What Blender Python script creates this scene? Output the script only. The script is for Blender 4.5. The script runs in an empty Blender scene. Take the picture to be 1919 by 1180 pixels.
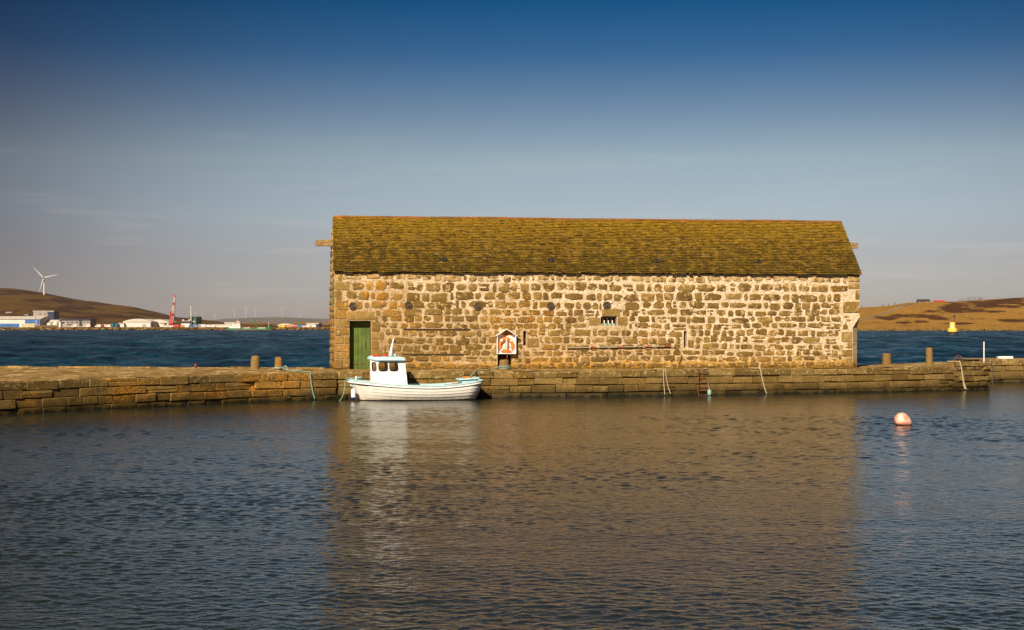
import bpy, bmesh, math, random
import numpy as np
from mathutils import Vector, Matrix, noise
random.seed(7)
RNG = np.random.RandomState(11)
R = math.radians
scene = bpy.context.scene
COL = scene.collection

# ---------------------------------------------------------------- camera
F = 1919 * 50 / 36.0          # focal length in photo pixels
CX, HZ, CH = 959.5, 611.0, 3.06   # principal column, horizon row, camera height
cam_d = bpy.data.cameras.new('camera')
cam = bpy.data.objects.new('camera', cam_d); COL.objects.link(cam)
cam.location = (0, 0, CH); cam.rotation_euler = (R(90), 0, 0)
cam_d.lens = 50; cam_d.sensor_width = 36; cam_d.sensor_fit = 'HORIZONTAL'
cam_d.shift_y = (HZ - 590) / 1919.0
cam_d.clip_start = 0.5; cam_d.clip_end = 60000
scene.camera = cam
scene.render.resolution_x = 1024; scene.render.resolution_y = 630

# ---------------------------------------------------------------- light
SUN_AZ, SUN_EL = R(197 + 3), R(36)     # compass azimuth of the sun: behind the camera, to its left
sd = Vector((math.sin(SUN_AZ) * math.cos(SUN_EL), math.cos(SUN_AZ) * math.cos(SUN_EL), math.sin(SUN_EL)))
sun_d = bpy.data.lights.new('sun', 'SUN'); sun = bpy.data.objects.new('sun', sun_d); COL.objects.link(sun)
sun.rotation_euler = sd.to_track_quat('Z', 'Y').to_euler()
sun_d.energy = 5.0; sun_d.angle = R(0.53); sun_d.color = (1.0, 0.86, 0.68)

world = bpy.data.worlds.new('World'); scene.world = world; world.use_nodes = True
nt = world.node_tree; nt.nodes.clear()
def wn(t, **k):
    n = nt.nodes.new(t)
    for a, b in k.items(): setattr(n, a, b)
    return n
w_out = wn('ShaderNodeOutputWorld'); w_bg = wn('ShaderNodeBackground')
sky = wn('ShaderNodeTexSky', sky_type='NISHITA', sun_disc=False)
sky.sun_elevation = SUN_EL; sky.sun_rotation = SUN_AZ
sky.air_density = 1.0; sky.dust_density = 0.6; sky.ozone_density = 3.0
w_bg.inputs['Strength'].default_value = 0.09
tc = wn('ShaderNodeTexCoord'); sep = wn('ShaderNodeSeparateXYZ')
nt.links.new(tc.outputs['Generated'], sep.inputs[0])
ramp = wn('ShaderNodeValToRGB')          # filter over the sky by height only: dusty low, deep blue high
nt.links.new(sep.outputs['Z'], ramp.inputs[0])
el = ramp.color_ramp.elements
SKYR = [(0.0041, (0.5246, 0.4454, 0.5143)), (0.0229, (0.5298, 0.4784, 0.5503)), (0.0491, (0.5503, 0.4691, 0.5143)), (0.0789, (0.6049, 0.5388, 0.5483)), (0.1159, (0.5955, 0.5388, 0.4951)), (0.1524, (0.3396, 0.3671, 0.4026)), (0.1883, (0.0872, 0.2272, 0.3476)), (0.22, (0.0035, 0.1704, 0.3015)), (0.33, (0.0029, 0.0589, 0.1377)), (1.0, (0.0076, 0.0494, 0.114))]
el[0].position = SKYR[0][0]; el[0].color = (*SKYR[0][1], 1)
el[1].position = SKYR[-1][0]; el[1].color = (*SKYR[-1][1], 1)
for p, c in SKYR[1:-1]:
    e = el.new(p); e.color = (*c, 1)
mul = wn('ShaderNodeMix', data_type='RGBA', blend_type='MULTIPLY'); mul.inputs[0].default_value = 1.0
nt.links.new(sky.outputs[0], mul.inputs[6]); nt.links.new(ramp.outputs[0], mul.inputs[7])
# the sky darkens away from mid-view, lens vignetting painted in: broad and smooth
dot = wn('ShaderNodeVectorMath', operation='DOT_PRODUCT'); dot.inputs[1].default_value = (math.sin(R(5)), math.cos(R(5)), 0)
nt.links.new(tc.outputs['Generated'], dot.inputs[0])
mr = wn('ShaderNodeMapRange'); mr.interpolation_type = 'SMOOTHSTEP'
mr.inputs[1].default_value = 0.86; mr.inputs[2].default_value = 1.0; mr.inputs[3].default_value = 0; mr.inputs[4].default_value = 1
nt.links.new(dot.outputs['Value'], mr.inputs[0])
tint = wn('ShaderNodeMix', data_type='RGBA'); tint.inputs[6].default_value = (.35, .295, .34, 1); tint.inputs[7].default_value = (1.0, 1.0, 1.0, 1)
nt.links.new(mr.outputs[0], tint.inputs[0])
mul2 = wn('ShaderNodeVectorMath', operation='MULTIPLY')
nt.links.new(mul.outputs[2], mul2.inputs[0]); nt.links.new(tint.outputs[2], mul2.inputs[1])
# thin high wisps of cloud
mp = wn('ShaderNodeMapping'); mp.inputs['Scale'].default_value = (5, 5, 60); mp.inputs['Rotation'].default_value = (0, R(2), 0)
nt.links.new(tc.outputs['Generated'], mp.inputs[0])
cn = wn('ShaderNodeTexNoise'); cn.inputs['Scale'].default_value = 1.0; cn.inputs['Detail'].default_value = 6; cn.inputs['Roughness'].default_value = 0.6
nt.links.new(mp.outputs[0], cn.inputs[0])
cm = wn('ShaderNodeMapRange'); cm.inputs[1].default_value = 0.54; cm.inputs[2].default_value = 0.80; cm.inputs[3].default_value = 0; cm.inputs[4].default_value = 0.34
nt.links.new(cn.outputs[0], cm.inputs[0])
cl = wn('ShaderNodeMix', data_type='RGBA'); cl.inputs[7].default_value = (6.0, 5.0, 4.6, 1)
lowband = wn('ShaderNodeMapRange'); lowband.inputs[1].default_value = .06; lowband.inputs[2].default_value = .15; lowband.inputs[3].default_value = 1; lowband.inputs[4].default_value = 0
nt.links.new(sep.outputs['Z'], lowband.inputs[0]); cmm = wn('ShaderNodeMath', operation='MULTIPLY'); nt.links.new(cm.outputs[0], cmm.inputs[0]); nt.links.new(lowband.outputs[0], cmm.inputs[1])
nt.links.new(cmm.outputs[0], cl.inputs[0]); nt.links.new(mul2.outputs[0], cl.inputs[6])
nt.links.new(cl.outputs[2], w_bg.inputs[0]); nt.links.new(w_bg.outputs[0], w_out.inputs[0])

scene.view_settings.view_transform = 'Standard'; scene.view_settings.look = 'None'
scene.view_settings.gamma = 1; scene.view_settings.use_curve_mapping = False
scene.view_settings.exposure = 0.5
scene.render.engine = 'CYCLES'

# ---------------------------------------------------------------- helpers
def P(px, py, Y): return Vector(((px - CX) / F * Y, Y, CH - (py - HZ) / F * Y))
def G(px, Y, z=0.0): return Vector(((px - CX) / F * Y, Y, z))
def tag(o, label=None, cat=None, group=None, kind=None):
    if label: o['label'] = label
    if cat: o['category'] = cat
    if group: o['group'] = group
    if kind: o['kind'] = kind
    return o
def empty(name, loc=(0, 0, 0), rz=0, parent=None):
    o = bpy.data.objects.new(name, None); COL.objects.link(o); o.location = loc; o.rotation_euler = (0, 0, rz)
    o.empty_display_size = 0.2
    if parent: o.parent = parent
    return o
def link(name, me, parent=None):
    o = bpy.data.objects.new(name, me); COL.objects.link(o)
    if parent: o.parent = parent
    return o
class MB:
    def __init__(s): s.v = []; s.f = []
    def add(s, vs, fs):
        b = len(s.v); s.v += [tuple(v) for v in vs]; s.f += [tuple(i + b for i in f) for f in fs]; return s
    def box(s, x0, x1, y0, y1, z0, z1):
        return s.add([(x0,y0,z0),(x1,y0,z0),(x1,y1,z0),(x0,y1,z0),(x0,y0,z1),(x1,y0,z1),(x1,y1,z1),(x0,y1,z1)],
                     [(0,3,2,1),(4,5,6,7),(0,1,5,4),(1,2,6,5),(2,3,7,6),(3,0,4,7)])
    def cbox(s, x0, x1, y0, y1, z0, z1, c=0.02, j=0.0, M=None):
        """box with chamfered edges and shaken corners"""
        xs, ys, zs = (x0, x1), (y0, y1), (z0, z1); vs = []; idx = {}
        for i in (0, 1):
            for k in (0, 1):
                for l in (0, 1):
                    jx, jy, jz = [random.uniform(-j, j) for _ in range(3)]
                    cc = c * random.uniform(.6, 1.5) if j else c
                    p = (xs[i]+jx, ys[k]+jy, zs[l]+jz); d = (cc if i == 0 else -cc, cc if k == 0 else -cc, cc if l == 0 else -cc)
                    for a in range(3):
                        q = [p[b] + (0 if b == a else d[b]) for b in range(3)]
                        idx[i, k, l, a] = len(vs); vs.append(q)
        fs = []
        def qd(*q): fs.append(tuple(idx[t] for t in q))
        for i in (0, 1):
            a = [(i,0,0,0),(i,1,0,0),(i,1,1,0),(i,0,1,0)]; qd(*(a if i else a[::-1]))
            a = [(0,i,0,1),(1,i,0,1),(1,i,1,1),(0,i,1,1)]; qd(*(a[::-1] if i else a))
            a = [(0,0,i,2),(1,0,i,2),(1,1,i,2),(0,1,i,2)]; qd(*(a if i else a[::-1]))
        for i in (0, 1):
            for k in (0, 1):
                a = [(i,k,0,0),(i,k,0,1),(i,k,1,1),(i,k,1,0)]; qd(*(a if (i ^ k) else a[::-1]))
                a = [(i,0,k,0),(i,0,k,2),(i,1,k,2),(i,1,k,0)]; qd(*(a[::-1] if (i ^ k) else a))
                a = [(0,i,k,1),(0,i,k,2),(1,i,k,2),(1,i,k,1)]; qd(*(a if (i ^ k) else a[::-1]))
        for i in (0, 1):
            for k in (0, 1):
                for l in (0, 1):
                    a = [(i,k,l,0),(i,k,l,1),(i,k,l,2)]; qd(*(a[::-1] if (i ^ k ^ l) == 0 else a))
        if M is not None: vs = [M @ Vector(v) for v in vs]
        return s.add(vs, fs)
    def tube(s, pts, r, n=8, cap=True):
        pts = [Vector(p) for p in pts]; rr = r if isinstance(r, (list, tuple)) else [r] * len(pts)
        vs = []; up = None
        for i, p in enumerate(pts):
            t = (pts[min(i+1, len(pts)-1)] - pts[max(i-1, 0)]).normalized()
            if up is None:
                up = Vector((0,0,1)) if abs(t.z) < .9 else Vector((1,0,0))
            a = t.cross(up).normalized(); b = a.cross(t).normalized(); up = b
            vs += [p + (a * math.cos(2*math.pi*k/n) + b * math.sin(2*math.pi*k/n)) * rr[i] for k in range(n)]
        fs = [(i*n+k, i*n+(k+1) % n, (i+1)*n+(k+1) % n, (i+1)*n+k) for i in range(len(pts)-1) for k in range(n)]
        if cap: fs += [tuple(range(n-1, -1, -1)), tuple((len(pts)-1)*n + k for k in range(n))]
        return s.add(vs, fs)
    def lathe(s, prof, n=16, c=(0, 0, 0), squash=1.0):
        vs = [(c[0] + r*math.cos(2*math.pi*k/n), c[1] + squash*r*math.sin(2*math.pi*k/n), c[2] + z) for r, z in prof for k in range(n)]
        m = len(prof)
        fs = [(i*n+k, i*n+(k+1) % n, (i+1)*n+(k+1) % n, (i+1)*n+k) for i in range(m-1) for k in range(n)]
        fs += [tuple(range(n-1, -1, -1)), tuple((m-1)*n + k for k in range(n))]
        return s.add(vs, fs)
    def prism(s, poly, d0, d1, axis='z'):
        """polygon (counter-clockwise pairs) extruded from d0 to d1 along an axis"""
        n = len(poly)
        g = {'z': lambda a, b, d: (a, b, d), 'y': lambda a, b, d: (a, d, b), 'x': lambda a, b, d: (d, a, b)}[axis]
        vs = [g(a, b, d0) for a, b in poly] + [g(a, b, d1) for a, b in poly]
        return s.add(vs, [tuple(range(n-1, -1, -1)), tuple(range(n, 2*n))] + [(i, (i+1) % n, n+(i+1) % n, n+i) for i in range(n)])
    def torus(s, c, R0, r, ax='y', n=32, m=10, a0=0, a1=2*math.pi):
        full = abs(a1 - a0 - 2*math.pi) < 1e-6; N = n if full else n+1; vs = []
        for i in range(N):
            a = a0 + (a1-a0)*i/n
            for k in range(m):
                b = 2*math.pi*k/m; q = R0 + r*math.cos(b); h = r*math.sin(b)
                x, y = q*math.cos(a), q*math.sin(a)
                vs.append({'y': (c[0]+x, c[1]+h, c[2]+y), 'z': (c[0]+x, c[1]+y, c[2]+h), 'x': (c[0]+h, c[1]+x, c[2]+y)}[ax])
        fs = [(i*m+k, i*m+(k+1) % m, ((i+1) % N)*m+(k+1) % m, ((i+1) % N)*m+k) for i in range(n) for k in range(m)]
        return s.add(vs, fs)
    def me(s, name, mat, smooth=False):
        m = bpy.data.meshes.new(name); m.from_pydata(s.v, [], s.f)
        bm = bmesh.new(); bm.from_mesh(m); bmesh.ops.recalc_face_normals(bm, faces=bm.faces); bm.to_mesh(m); bm.free()
        if mat: m.materials.append(mat)
        if smooth:
            m.polygons.foreach_set('use_smooth', [True] * len(m.polygons))
            if smooth != 'all': m.set_sharp_from_angle(angle=R(45))
        m.update(); return m
    def build(s, name, mat, parent=None, smooth=False):
        return link(name, s.me(name, mat, smooth), parent)
def grid_mesh(name, V, mat, parent=None, smooth=True):
    """V: array rows x cols x 3"""
    r, c, _ = V.shape
    m = bpy.data.meshes.new(name); m.vertices.add(r*c); m.vertices.foreach_set('co', V.reshape(-1).astype(np.float32))
    i = np.arange((r-1)*(c-1)); a = (i // (c-1))*c + i % (c-1)
    q = np.stack([a, a+1, a+c+1, a+c], 1).astype(np.int32)
    m.loops.add(q.size); m.loops.foreach_set('vertex_index', q.reshape(-1))
    m.polygons.add(len(q)); m.polygons.foreach_set('loop_start', np.arange(0, q.size, 4, dtype=np.int32)); m.polygons.foreach_set('loop_total', np.full(len(q), 4, dtype=np.int32))
    m.polygons.foreach_set('use_smooth', np.full(len(q), smooth))
    m.materials.append(mat); m.update(calc_edges=True); m.validate()
    return link(name, m, parent)
def nz(x, y, z=0.0): return noise.noise(Vector((x, y, z)))

# ---------------------------------------------------------------- materials
class N:
    def __init__(s, name):
        s.m = bpy.data.materials.new(name); s.m.use_nodes = True; s.t = s.m.node_tree
        s.b = s.t.nodes['Principled BSDF']; s.out = s.t.nodes['Material Output']
        s.geo = s.t.nodes.new('ShaderNodeNewGeometry'); s.pos = s.geo.outputs['Position']
    def n(s, t, **k):
        o = s.t.nodes.new(t)
        for a, b in k.items(): setattr(o, a, b)
        return o
    def l(s, a, b): s.t.links.new(a, b)
    def put(s, sock, v):
        if hasattr(v, 'is_linked') or isinstance(v, bpy.types.NodeSocket): s.l(v, sock)
        elif isinstance(v, tuple) and len(v) == 3 and sock.type == 'RGBA': sock.default_value = (*v, 1)
        else: sock.default_value = v
    def noise(s, scale, detail=4, rough=.55, stretch=None, off=(0, 0, 0), dist=0.0):
        o = s.n('ShaderNodeTexNoise'); o.inputs['Scale'].default_value = scale; o.inputs['Detail'].default_value = detail
        o.inputs['Roughness'].default_value = rough; o.inputs['Distortion'].default_value = dist
        mpn = s.n('ShaderNodeMapping'); mpn.inputs['Location'].default_value = off
        if stretch: mpn.inputs['Scale'].default_value = stretch
        s.l(s.pos, mpn.inputs[0]); s.l(mpn.outputs[0], o.inputs[0]); return o.outputs[0]
    def vor(s, scale, stretch=None, feature='F1', out='Distance'):
        o = s.n('ShaderNodeTexVoronoi', feature=feature); o.inputs['Scale'].default_value = scale
        mpn = s.n('ShaderNodeMapping')
        if stretch: mpn.inputs['Scale'].default_value = stretch
        s.l(s.pos, mpn.inputs[0]); s.l(mpn.outputs[0], o.inputs[0]); return o.outputs[out]
    def rng(s, v, a, b, c=0.0, d=1.0, smooth=True):
        o = s.n('ShaderNodeMapRange'); o.interpolation_type = 'SMOOTHSTEP' if smooth else 'LINEAR'
        for i, q in enumerate((v, a, b, c, d)): s.put(o.inputs[i], q)
        return o.outputs[0]
    def math(s, op, a, b=0.0):
        o = s.n('ShaderNodeMath', operation=op); s.put(o.inputs[0], a); s.put(o.inputs[1], b); return o.outputs[0]
    def mix(s, f, a, b, blend='MIX'):
        o = s.n('ShaderNodeMix', data_type='RGBA', blend_type=blend); s.put(o.inputs[0], f); s.put(o.inputs[6], a); s.put(o.inputs[7], b); return o.outputs[2]
    def ramp(s, f, stops):
        o = s.n('ShaderNodeValToRGB'); s.l(f, o.inputs[0]); e = o.color_ramp.elements
        e[0].position, e[0].color = stops[0][0], (*stops[0][1], 1); e[1].position, e[1].color = stops[-1][0], (*stops[-1][1], 1)
        for p, c in stops[1:-1]:
            q = e.new(p); q.color = (*c, 1)
        return o.outputs[0]
    def rand(s):
        o = s.n('ShaderNodeObjectInfo'); return s.math('FRACT', s.math('ADD', o.outputs['Random'], s.geo.outputs['Random Per Island']))
    def xyz(s):
        o = s.n('ShaderNodeSeparateXYZ'); s.l(s.pos, o.inputs[0]); return o.outputs
    def bump(s, h, strength=.5, dist=.02):
        o = s.n('ShaderNodeBump'); o.inputs['Strength'].default_value = strength; o.inputs['Distance'].default_value = dist
        s.l(h, o.inputs['Height']); s.l(o.outputs[0], s.b.inputs['Normal']); return o
    def ochre(s, c): return s.mix(1.0, c, (1.0, .92, .70), 'MULTIPLY')
    def fin(s, col, rough=.8, metal=0.0, spec=.5):
        s.put(s.b.inputs['Base Color'], col); s.put(s.b.inputs['Roughness'], rough); s.put(s.b.inputs['Metallic'], metal)
        s.put(s.b.inputs['Specular IOR Level'], spec); return s.m

def paint(name, col, rough=.5, var=.18, scale=6.0, metal=0.0, dirt=None, bump=.08):
    k = N(name); a = k.noise(scale, 5); dk = tuple(c * (1 - var) for c in col); lt = tuple(min(1, c * (1 + var * .6)) for c in col)
    c = k.mix(k.rng(a, .3, .7), dk, lt)
    if dirt: c = k.mix(k.rng(k.noise(scale * 2.3, 6, .65, off=(5, 3, 1)), .56, .72), c, dirt)
    if bump: k.bump(k.noise(scale * 6, 3), bump, .01)
    return k.fin(c, rough, metal)

def mat_mortar():
    k = N('lime_mortar'); X, Y, Z = k.xyz()[:]
    n1 = k.noise(1.1, 6, .65); n2 = k.noise(8, 6, .72); n3 = k.noise(19, 5, .7, off=(4, 4, 4))
    c = k.mix(k.rng(n2, .34, .64), (.38, .27, .15), (.70, .55, .38))
    # whiter limewash to the upper right, barer brown mortar to the lower left
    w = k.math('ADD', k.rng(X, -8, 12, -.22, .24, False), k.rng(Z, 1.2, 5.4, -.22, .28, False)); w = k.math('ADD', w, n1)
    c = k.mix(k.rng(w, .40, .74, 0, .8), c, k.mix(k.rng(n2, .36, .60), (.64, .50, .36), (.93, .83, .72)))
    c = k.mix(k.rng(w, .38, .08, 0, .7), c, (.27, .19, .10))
    c = k.mix(k.rng(n3, .53, .64, 0, .7), c, (.24, .165, .07))
    li = k.math('ADD', k.noise(7, 6, .75, off=(3, 1, 7)), k.rng(Z, 1.1, 2.1, .22, -.15)); li = k.math('ADD', li, k.rng(X, -2, 2, -.05, .0))
    c = k.mix(k.rng(li, .58, .65, 0, .9), c, k.mix(k.noise(25, 3), (.42, .19, .012), (.62, .36, .03)))
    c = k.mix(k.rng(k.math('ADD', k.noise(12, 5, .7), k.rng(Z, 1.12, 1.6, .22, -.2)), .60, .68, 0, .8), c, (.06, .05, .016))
    h = k.math('ADD', n2, k.math('MULTIPLY', n3, .6)); k.bump(h, 1.0, .07)
    return k.fin(k.mix(1.0, c, (1.0, .94, .78), 'MULTIPLY'), .92, 0, .2)
def lichen_stone(name, a, b, c3, lich=.56, wet=False, moss=None, smear=None):
    k = N(name); X, Y, Z = k.xyz()[:]; r = k.rand()
    c = k.ramp(r, [(0, a), (.5, b), (1, c3)])
    n1 = k.noise(14, 5, .7); n2 = k.noise(60, 3, .6)
    c = k.mix(k.rng(n1, .35, .70, 0, .55), c, tuple(x * .42 for x in a))
    c = k.mix(k.rng(n2, .55, .72, 0, .4), c, tuple(min(1, x * 1.9) for x in c3))
    area = k.math('ADD', k.rng(k.noise(.55, 3, .5, off=(9, 4, 2)), .35, .65, -.08, .06), k.rng(X, -9, 6, .05, -.04, False))
    li = k.math('ADD', k.noise(16, 7, .78, off=(2, 8, 1)), area)
    c = k.mix(k.rng(li, lich, lich + .05, 0, .85), c, k.mix(k.noise(30, 3), (.46, .18, .012), (.70, .34, .02)))
    if smear: c = k.mix(k.rng(k.math('ADD', k.math('ADD', k.noise(4.5, 6, .72, off=(6, 2, 3)), k.rng(Z, 4.6, 5.5, 0, .14)), k.rng(X, 0, 16, 0, .045, False)), smear, smear + .10, 0, .85), c, k.mix(k.noise(20, 3), (.40, .28, .14), (.68, .52, .32)))
    if moss: c = k.mix(k.rng(k.noise(5, 5, .65, off=(1, 1, 9)), .5, .68, 0, .7), c, moss)
    rough = .9
    if wet:
        pz = k.math('ADD', k.noise(6, 6, .75, off=(3, 3, 8)), k.rng(Z, .5, 1.15, -.06, .05, False)); c = k.mix(k.rng(pz, .56, .64, 0, .7), c, (.50, .40, .24)); c = k.mix(k.rng(k.noise(3.3, 6, .72, off=(8, 1, 2)), .54, .68, 0, .75), c, (.075, .050, .016))
    if wet:
        zz = k.math('ADD', Z, k.math('MULTIPLY', k.math('SUBTRACT', k.noise(3, 4), .5), .55))
        w = k.rng(zz, .56, .16); c = k.mix(k.math('MULTIPLY', w, .8), c, (.04, .03, .009))
        c = k.mix(k.rng(zz, .14, .02, 0, .9), c, (.010, .010, .005)); rough = k.rng(zz, .4, .05, .9, .45)
    k.bump(k.math('ADD', n1, k.math('MULTIPLY', n2, .5)), .8, .03)
    return k.fin(k.ochre(c), rough, 0, .25)
def mat_slate():
    k = N('mossy_slate'); X, Y, Z = k.xyz()[:]; r = k.rand()
    c = k.ramp(r, [(0, (.12, .075, .014)), (.3, (.17, .105, .016)), (.65, (.215, .135, .020)), (.92, (.27, .17, .03)), (1, (.22, .17, .10))])
    up = k.rng(Z, 5.5, 8.0, -.15, .07, False)
    n1 = k.math('ADD', k.noise(7, 6, .72), up)
    c = k.mix(k.rng(n1, .47, .60, 0, .7), c, (.33, .20, .016))
    c = k.mix(k.rng(k.math('SUBTRACT', k.noise(3.2, 5, .7, off=(5, 5, 5)), up), .49, .66, 0, .75), c, (.055, .040, .011))
    c = k.mix(k.rng(k.noise(16, 6, .75, off=(2, 2, 6)), .53, .66, 0, .7), c, (.05, .034, .010))
    c = k.mix(k.rng(k.noise(13, 5, .7, off=(8, 2, 5)), .60, .66, 0, .85), c, (.50, .22, .016))
    c = k.mix(k.rng(k.noise(17, 4, .7, off=(1, 6, 3)), .64, .70, 0, .7), c, (.45, .36, .22))
    k.bump(k.noise(22, 5, .7), 1.0, .03)
    return k.fin(k.mix(1.0, c, (1.02, .975, .68), 'MULTIPLY'), .95, 0, .15)
M = {}
M['mortar'] = mat_mortar()
M['stone'] = lichen_stone('rubble_stone', (.135, .085, .026), (.215, .138, .042), (.31, .21, .08), .565, smear=.55)
M['dressed'] = lichen_stone('dressed_stone', (.22, .145, .045), (.29, .195, .068), (.36, .255, .11), .60, smear=.57)
M['block'] = lichen_stone('quay_stone', (.125, .083, .028), (.20, .135, .045), (.29, .205, .085), .595, wet=True)
M['slate'] = mat_slate()
M['ridge'] = lichen_stone('ridge_clay', (.20, .085, .028), (.32, .125, .035), (.15, .095, .035), .60)
M['granite'] = lichen_stone('post_stone', (.20, .13, .055), (.23, .15, .06), (.27, .19, .09), .585)
M['timber'] = paint('weathered_timber', (.30, .19, .075), .85, .45, 9, dirt=(.10, .065, .025), bump=.6)
M['dark'] = paint('dark_interior', (.008, .007, .006), .9, .2)
M['deck'] = paint('roof_boards_recess_shade', (.03, .022, .012), .9, .3)
M['green_door'] = paint('green_door_paint', (.085, .135, .012), .65, .3, 3.5, dirt=(.06, .085, .015), bump=.3)
M['rust'] = paint('rusty_iron', (.16, .055, .02), .85, .4, 20)
M['old_timber'] = paint('old_timber', (.085, .055, .025), .9, .4, 9, bump=.5)
M['iron'] = paint('grey_iron', (.095, .068, .045), .95, .3, 18, dirt=(.09, .05, .03), bump=.4)
M['white'] = paint('white_paint', (.84, .82, .78), .4, .06, 4)
M['boat_white'] = paint('boat_gelcoat', (.88, .86, .83), .3, .04, 3)
M['pale_blue'] = paint('pale_blue_paint', (.44, .64, .68), .45, .10, 5)
M['red'] = paint('red_paint', (.62, .035, .02), .5, .2, 9)
M['orange'] = paint('orange_plastic', (.80, .20, .03), .45, .12, 9)
M['orange_net'] = paint('orange_net', (.55, .22, .03), .8, .4, 30)
M['black'] = paint('black_rubber', (.012, .012, .013), .5, .2)
M['blue'] = paint('navy_blue', (.02, .035, .25), .4, .1)
M['rope'] = paint('pale_rope', (.55, .45, .28), .9, .25, 30)
M['turq'] = paint('turquoise_rope', (.27, .43, .34), .85, .25, 30)
M['copper'] = paint('green_pipe', (.10, .22, .05), .7, .25)
def mat_glass():
    k = N('window_glass'); g = k.n('ShaderNodeBsdfGlossy'); g.inputs['Roughness'].default_value = .03
    t = k.n('ShaderNodeBsdfTransparent'); t.inputs[0].default_value = (.72, .74, .70, 1); mx = k.n('ShaderNodeMixShader')
    fr = k.n('ShaderNodeFresnel'); fr.inputs[0].default_value = 1.5
    k.l(fr.outputs[0], mx.inputs[0]); k.l(t.outputs[0], mx.inputs[1]); k.l(g.outputs[0], mx.inputs[2]); k.l(mx.outputs[0], k.out.inputs[0]); return k.m
M['glass'] = mat_glass()
def mat_hull():
    k = N('white_hull'); X, Y, Z = k.xyz()[:]
    c = k.mix(k.rng(k.noise(3, 4), .3, .7), (.80, .76, .69), (.87, .84, .79))
    s = k.math('ADD', k.noise(6, 5, .65, stretch=(1, 1, .35)), k.rng(Z, .0, .42, .30, -.16))
    c = k.mix(k.rng(s, .55, .95, 0, .6), c, (.58, .42, .20))
    c = k.mix(k.rng(k.math('ADD', Z, k.math('MULTIPLY', k.noise(9), .05)), .075, .045), c, (.012, .011, .008))
    return k.fin(c, .35)
M['hull'] = mat_hull()
# ---------------------------------------------------------------- water
def mat_water(name, base, rough, bumps, foam=None):
    k = N(name); hs = None
    for sc, st, amp, stretch in bumps:
        q = k.math('MULTIPLY', k.noise(sc, 3, .5, stretch=stretch), amp); hs = q if hs is None else k.math('ADD', hs, q)
    k.bump(hs, 1.0, 1.0)
    c = base
    if foam:
        f = k.math('MULTIPLY', k.noise(.10, 5, .75, stretch=(1.0, .35, 1), off=(3, 9, 0)), k.noise(2.2, 4, .7, stretch=(1, .4, 1)))
        f = k.math('MULTIPLY', f, k.rng(k.xyz()[1], 120, 320, .8, 1.0)); gust = k.noise(.12, 5, .7, stretch=(.6, .25, 1), off=(7, 1, 0)); chop = k.noise(.8, 4, .7, stretch=(.7, .3, 1))
        streaked_base = k.mix(k.rng(k.math('ADD', gust, k.math('MULTIPLY', k.math('SUBTRACT', chop, .5), .8)), .38, .62), (.0015, .012, .022), (.007, .040, .070))  # wave shading painted in as streaks of darker and lighter blue
        c = k.mix(k.rng(f, foam, foam + .03), streaked_base, (.75, .75, .72)); rough = k.math('ADD', k.rng(gust, .35, .65, rough + .06, rough - .10), k.rng(f, foam, foam + .03, 0, .4))
    else: rough = k.rng(k.xyz()[1], 20, 52, rough, .11)     # ripples finer than the mesh farther out
    k.b.inputs['IOR'].default_value = 1.333
    return k.fin(c, rough, 0, .5)
M['basin'] = mat_water('basin_water', (.016, .021, .015), .05, [(5.0, 0, .014, (1, 1.5, 1)), (11, 0, .008, (1, 1.5, 1))])
M['sea'] = mat_water('sea_water', (.004, .028, .052), .32, [(.35, 0, 1.1, (1, 1.6, 1)), (1.1, 0, .40, (1, 1.5, 1)), (4.0, 0, .09, (1, 1.4, 1))], foam=.385)

def waves(X, Y, lam0, lam1, n, slope, spread, head, cut=None):
    Z = np.zeros_like(X)
    for i in range(n):
        lam = lam0 * (lam1 / lam0) ** RNG.rand(); th = head + RNG.normal() * spread
        k = 2 * math.pi / lam; a = slope * math.sqrt(2.0 / n) / k
        w = 1.0 if cut is None else np.clip((lam / cut - 2.2) / 2.2, 0, 1)
        Z += a * w * np.sin(k * (X * math.cos(th) + Y * math.sin(th)) + RNG.rand() * 6.28)
    return Z
DIV = [(-400, -150), (-60, 46), (-24, 58), (-8, 63.8), (0, 66), (17, 68.6), (21.5, 72), (24.2, 76.2), (26, 78.8), (40, 79.2), (400, 110)]
def ydiv(x): return np.interp(x, [a for a, b in DIV], [b for a, b in DIV])
# basin in front of the quay
dy = []; yv = 12.0
while yv < 82:
    dy.append(yv); yv += .034 if yv < 20 else (.034 + (yv - 20) * .0018 if yv < 66 else .4)
rows = np.concatenate([np.linspace(-20, 11.6, 24), dy]); NX = 760
s = np.linspace(-1, 1, NX)
Yg = np.repeat(rows[:, None], NX, 1); Xg = s[None, :] * (0.40 * np.maximum(Yg, 0) + 7)
clampY = np.minimum(Yg, ydiv(Xg))
patch = 0.9 + 0.5 * np.sin(Xg * .21 + 1.3 * np.sin(Yg * .13)) * np.sin(Yg * .17 + .9 * np.sin(Xg * .11 + 2)) + .15 * np.sin(Yg * .9 + .35 * Xg)
calm = np.clip((72 - clampY) / 26, .55, 1.0)
step = np.where(Yg < 20, .034, .034 + np.clip(Yg - 20, 0, 46) * .0018) + 0 * Xg
Zg = (waves(Xg, clampY, .13, .28, 80, .080, .95, 1.40, cut=step) + waves(Xg, clampY, .26, .6, 60, .030, 1.3, 1.25, cut=step * .8) * (1 + 2.0 * np.clip((Yg - 22) / 26, 0, 1))) * patch * calm + waves(Xg, clampY, .9, 5, 16, .012, .6, 1.2)
print('basin verts', Zg.size)
harbour = grid_mesh('harbour_water', np.stack([Xg, clampY, Zg], 2), M['basin']); tag(harbour, kind='structure')
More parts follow.
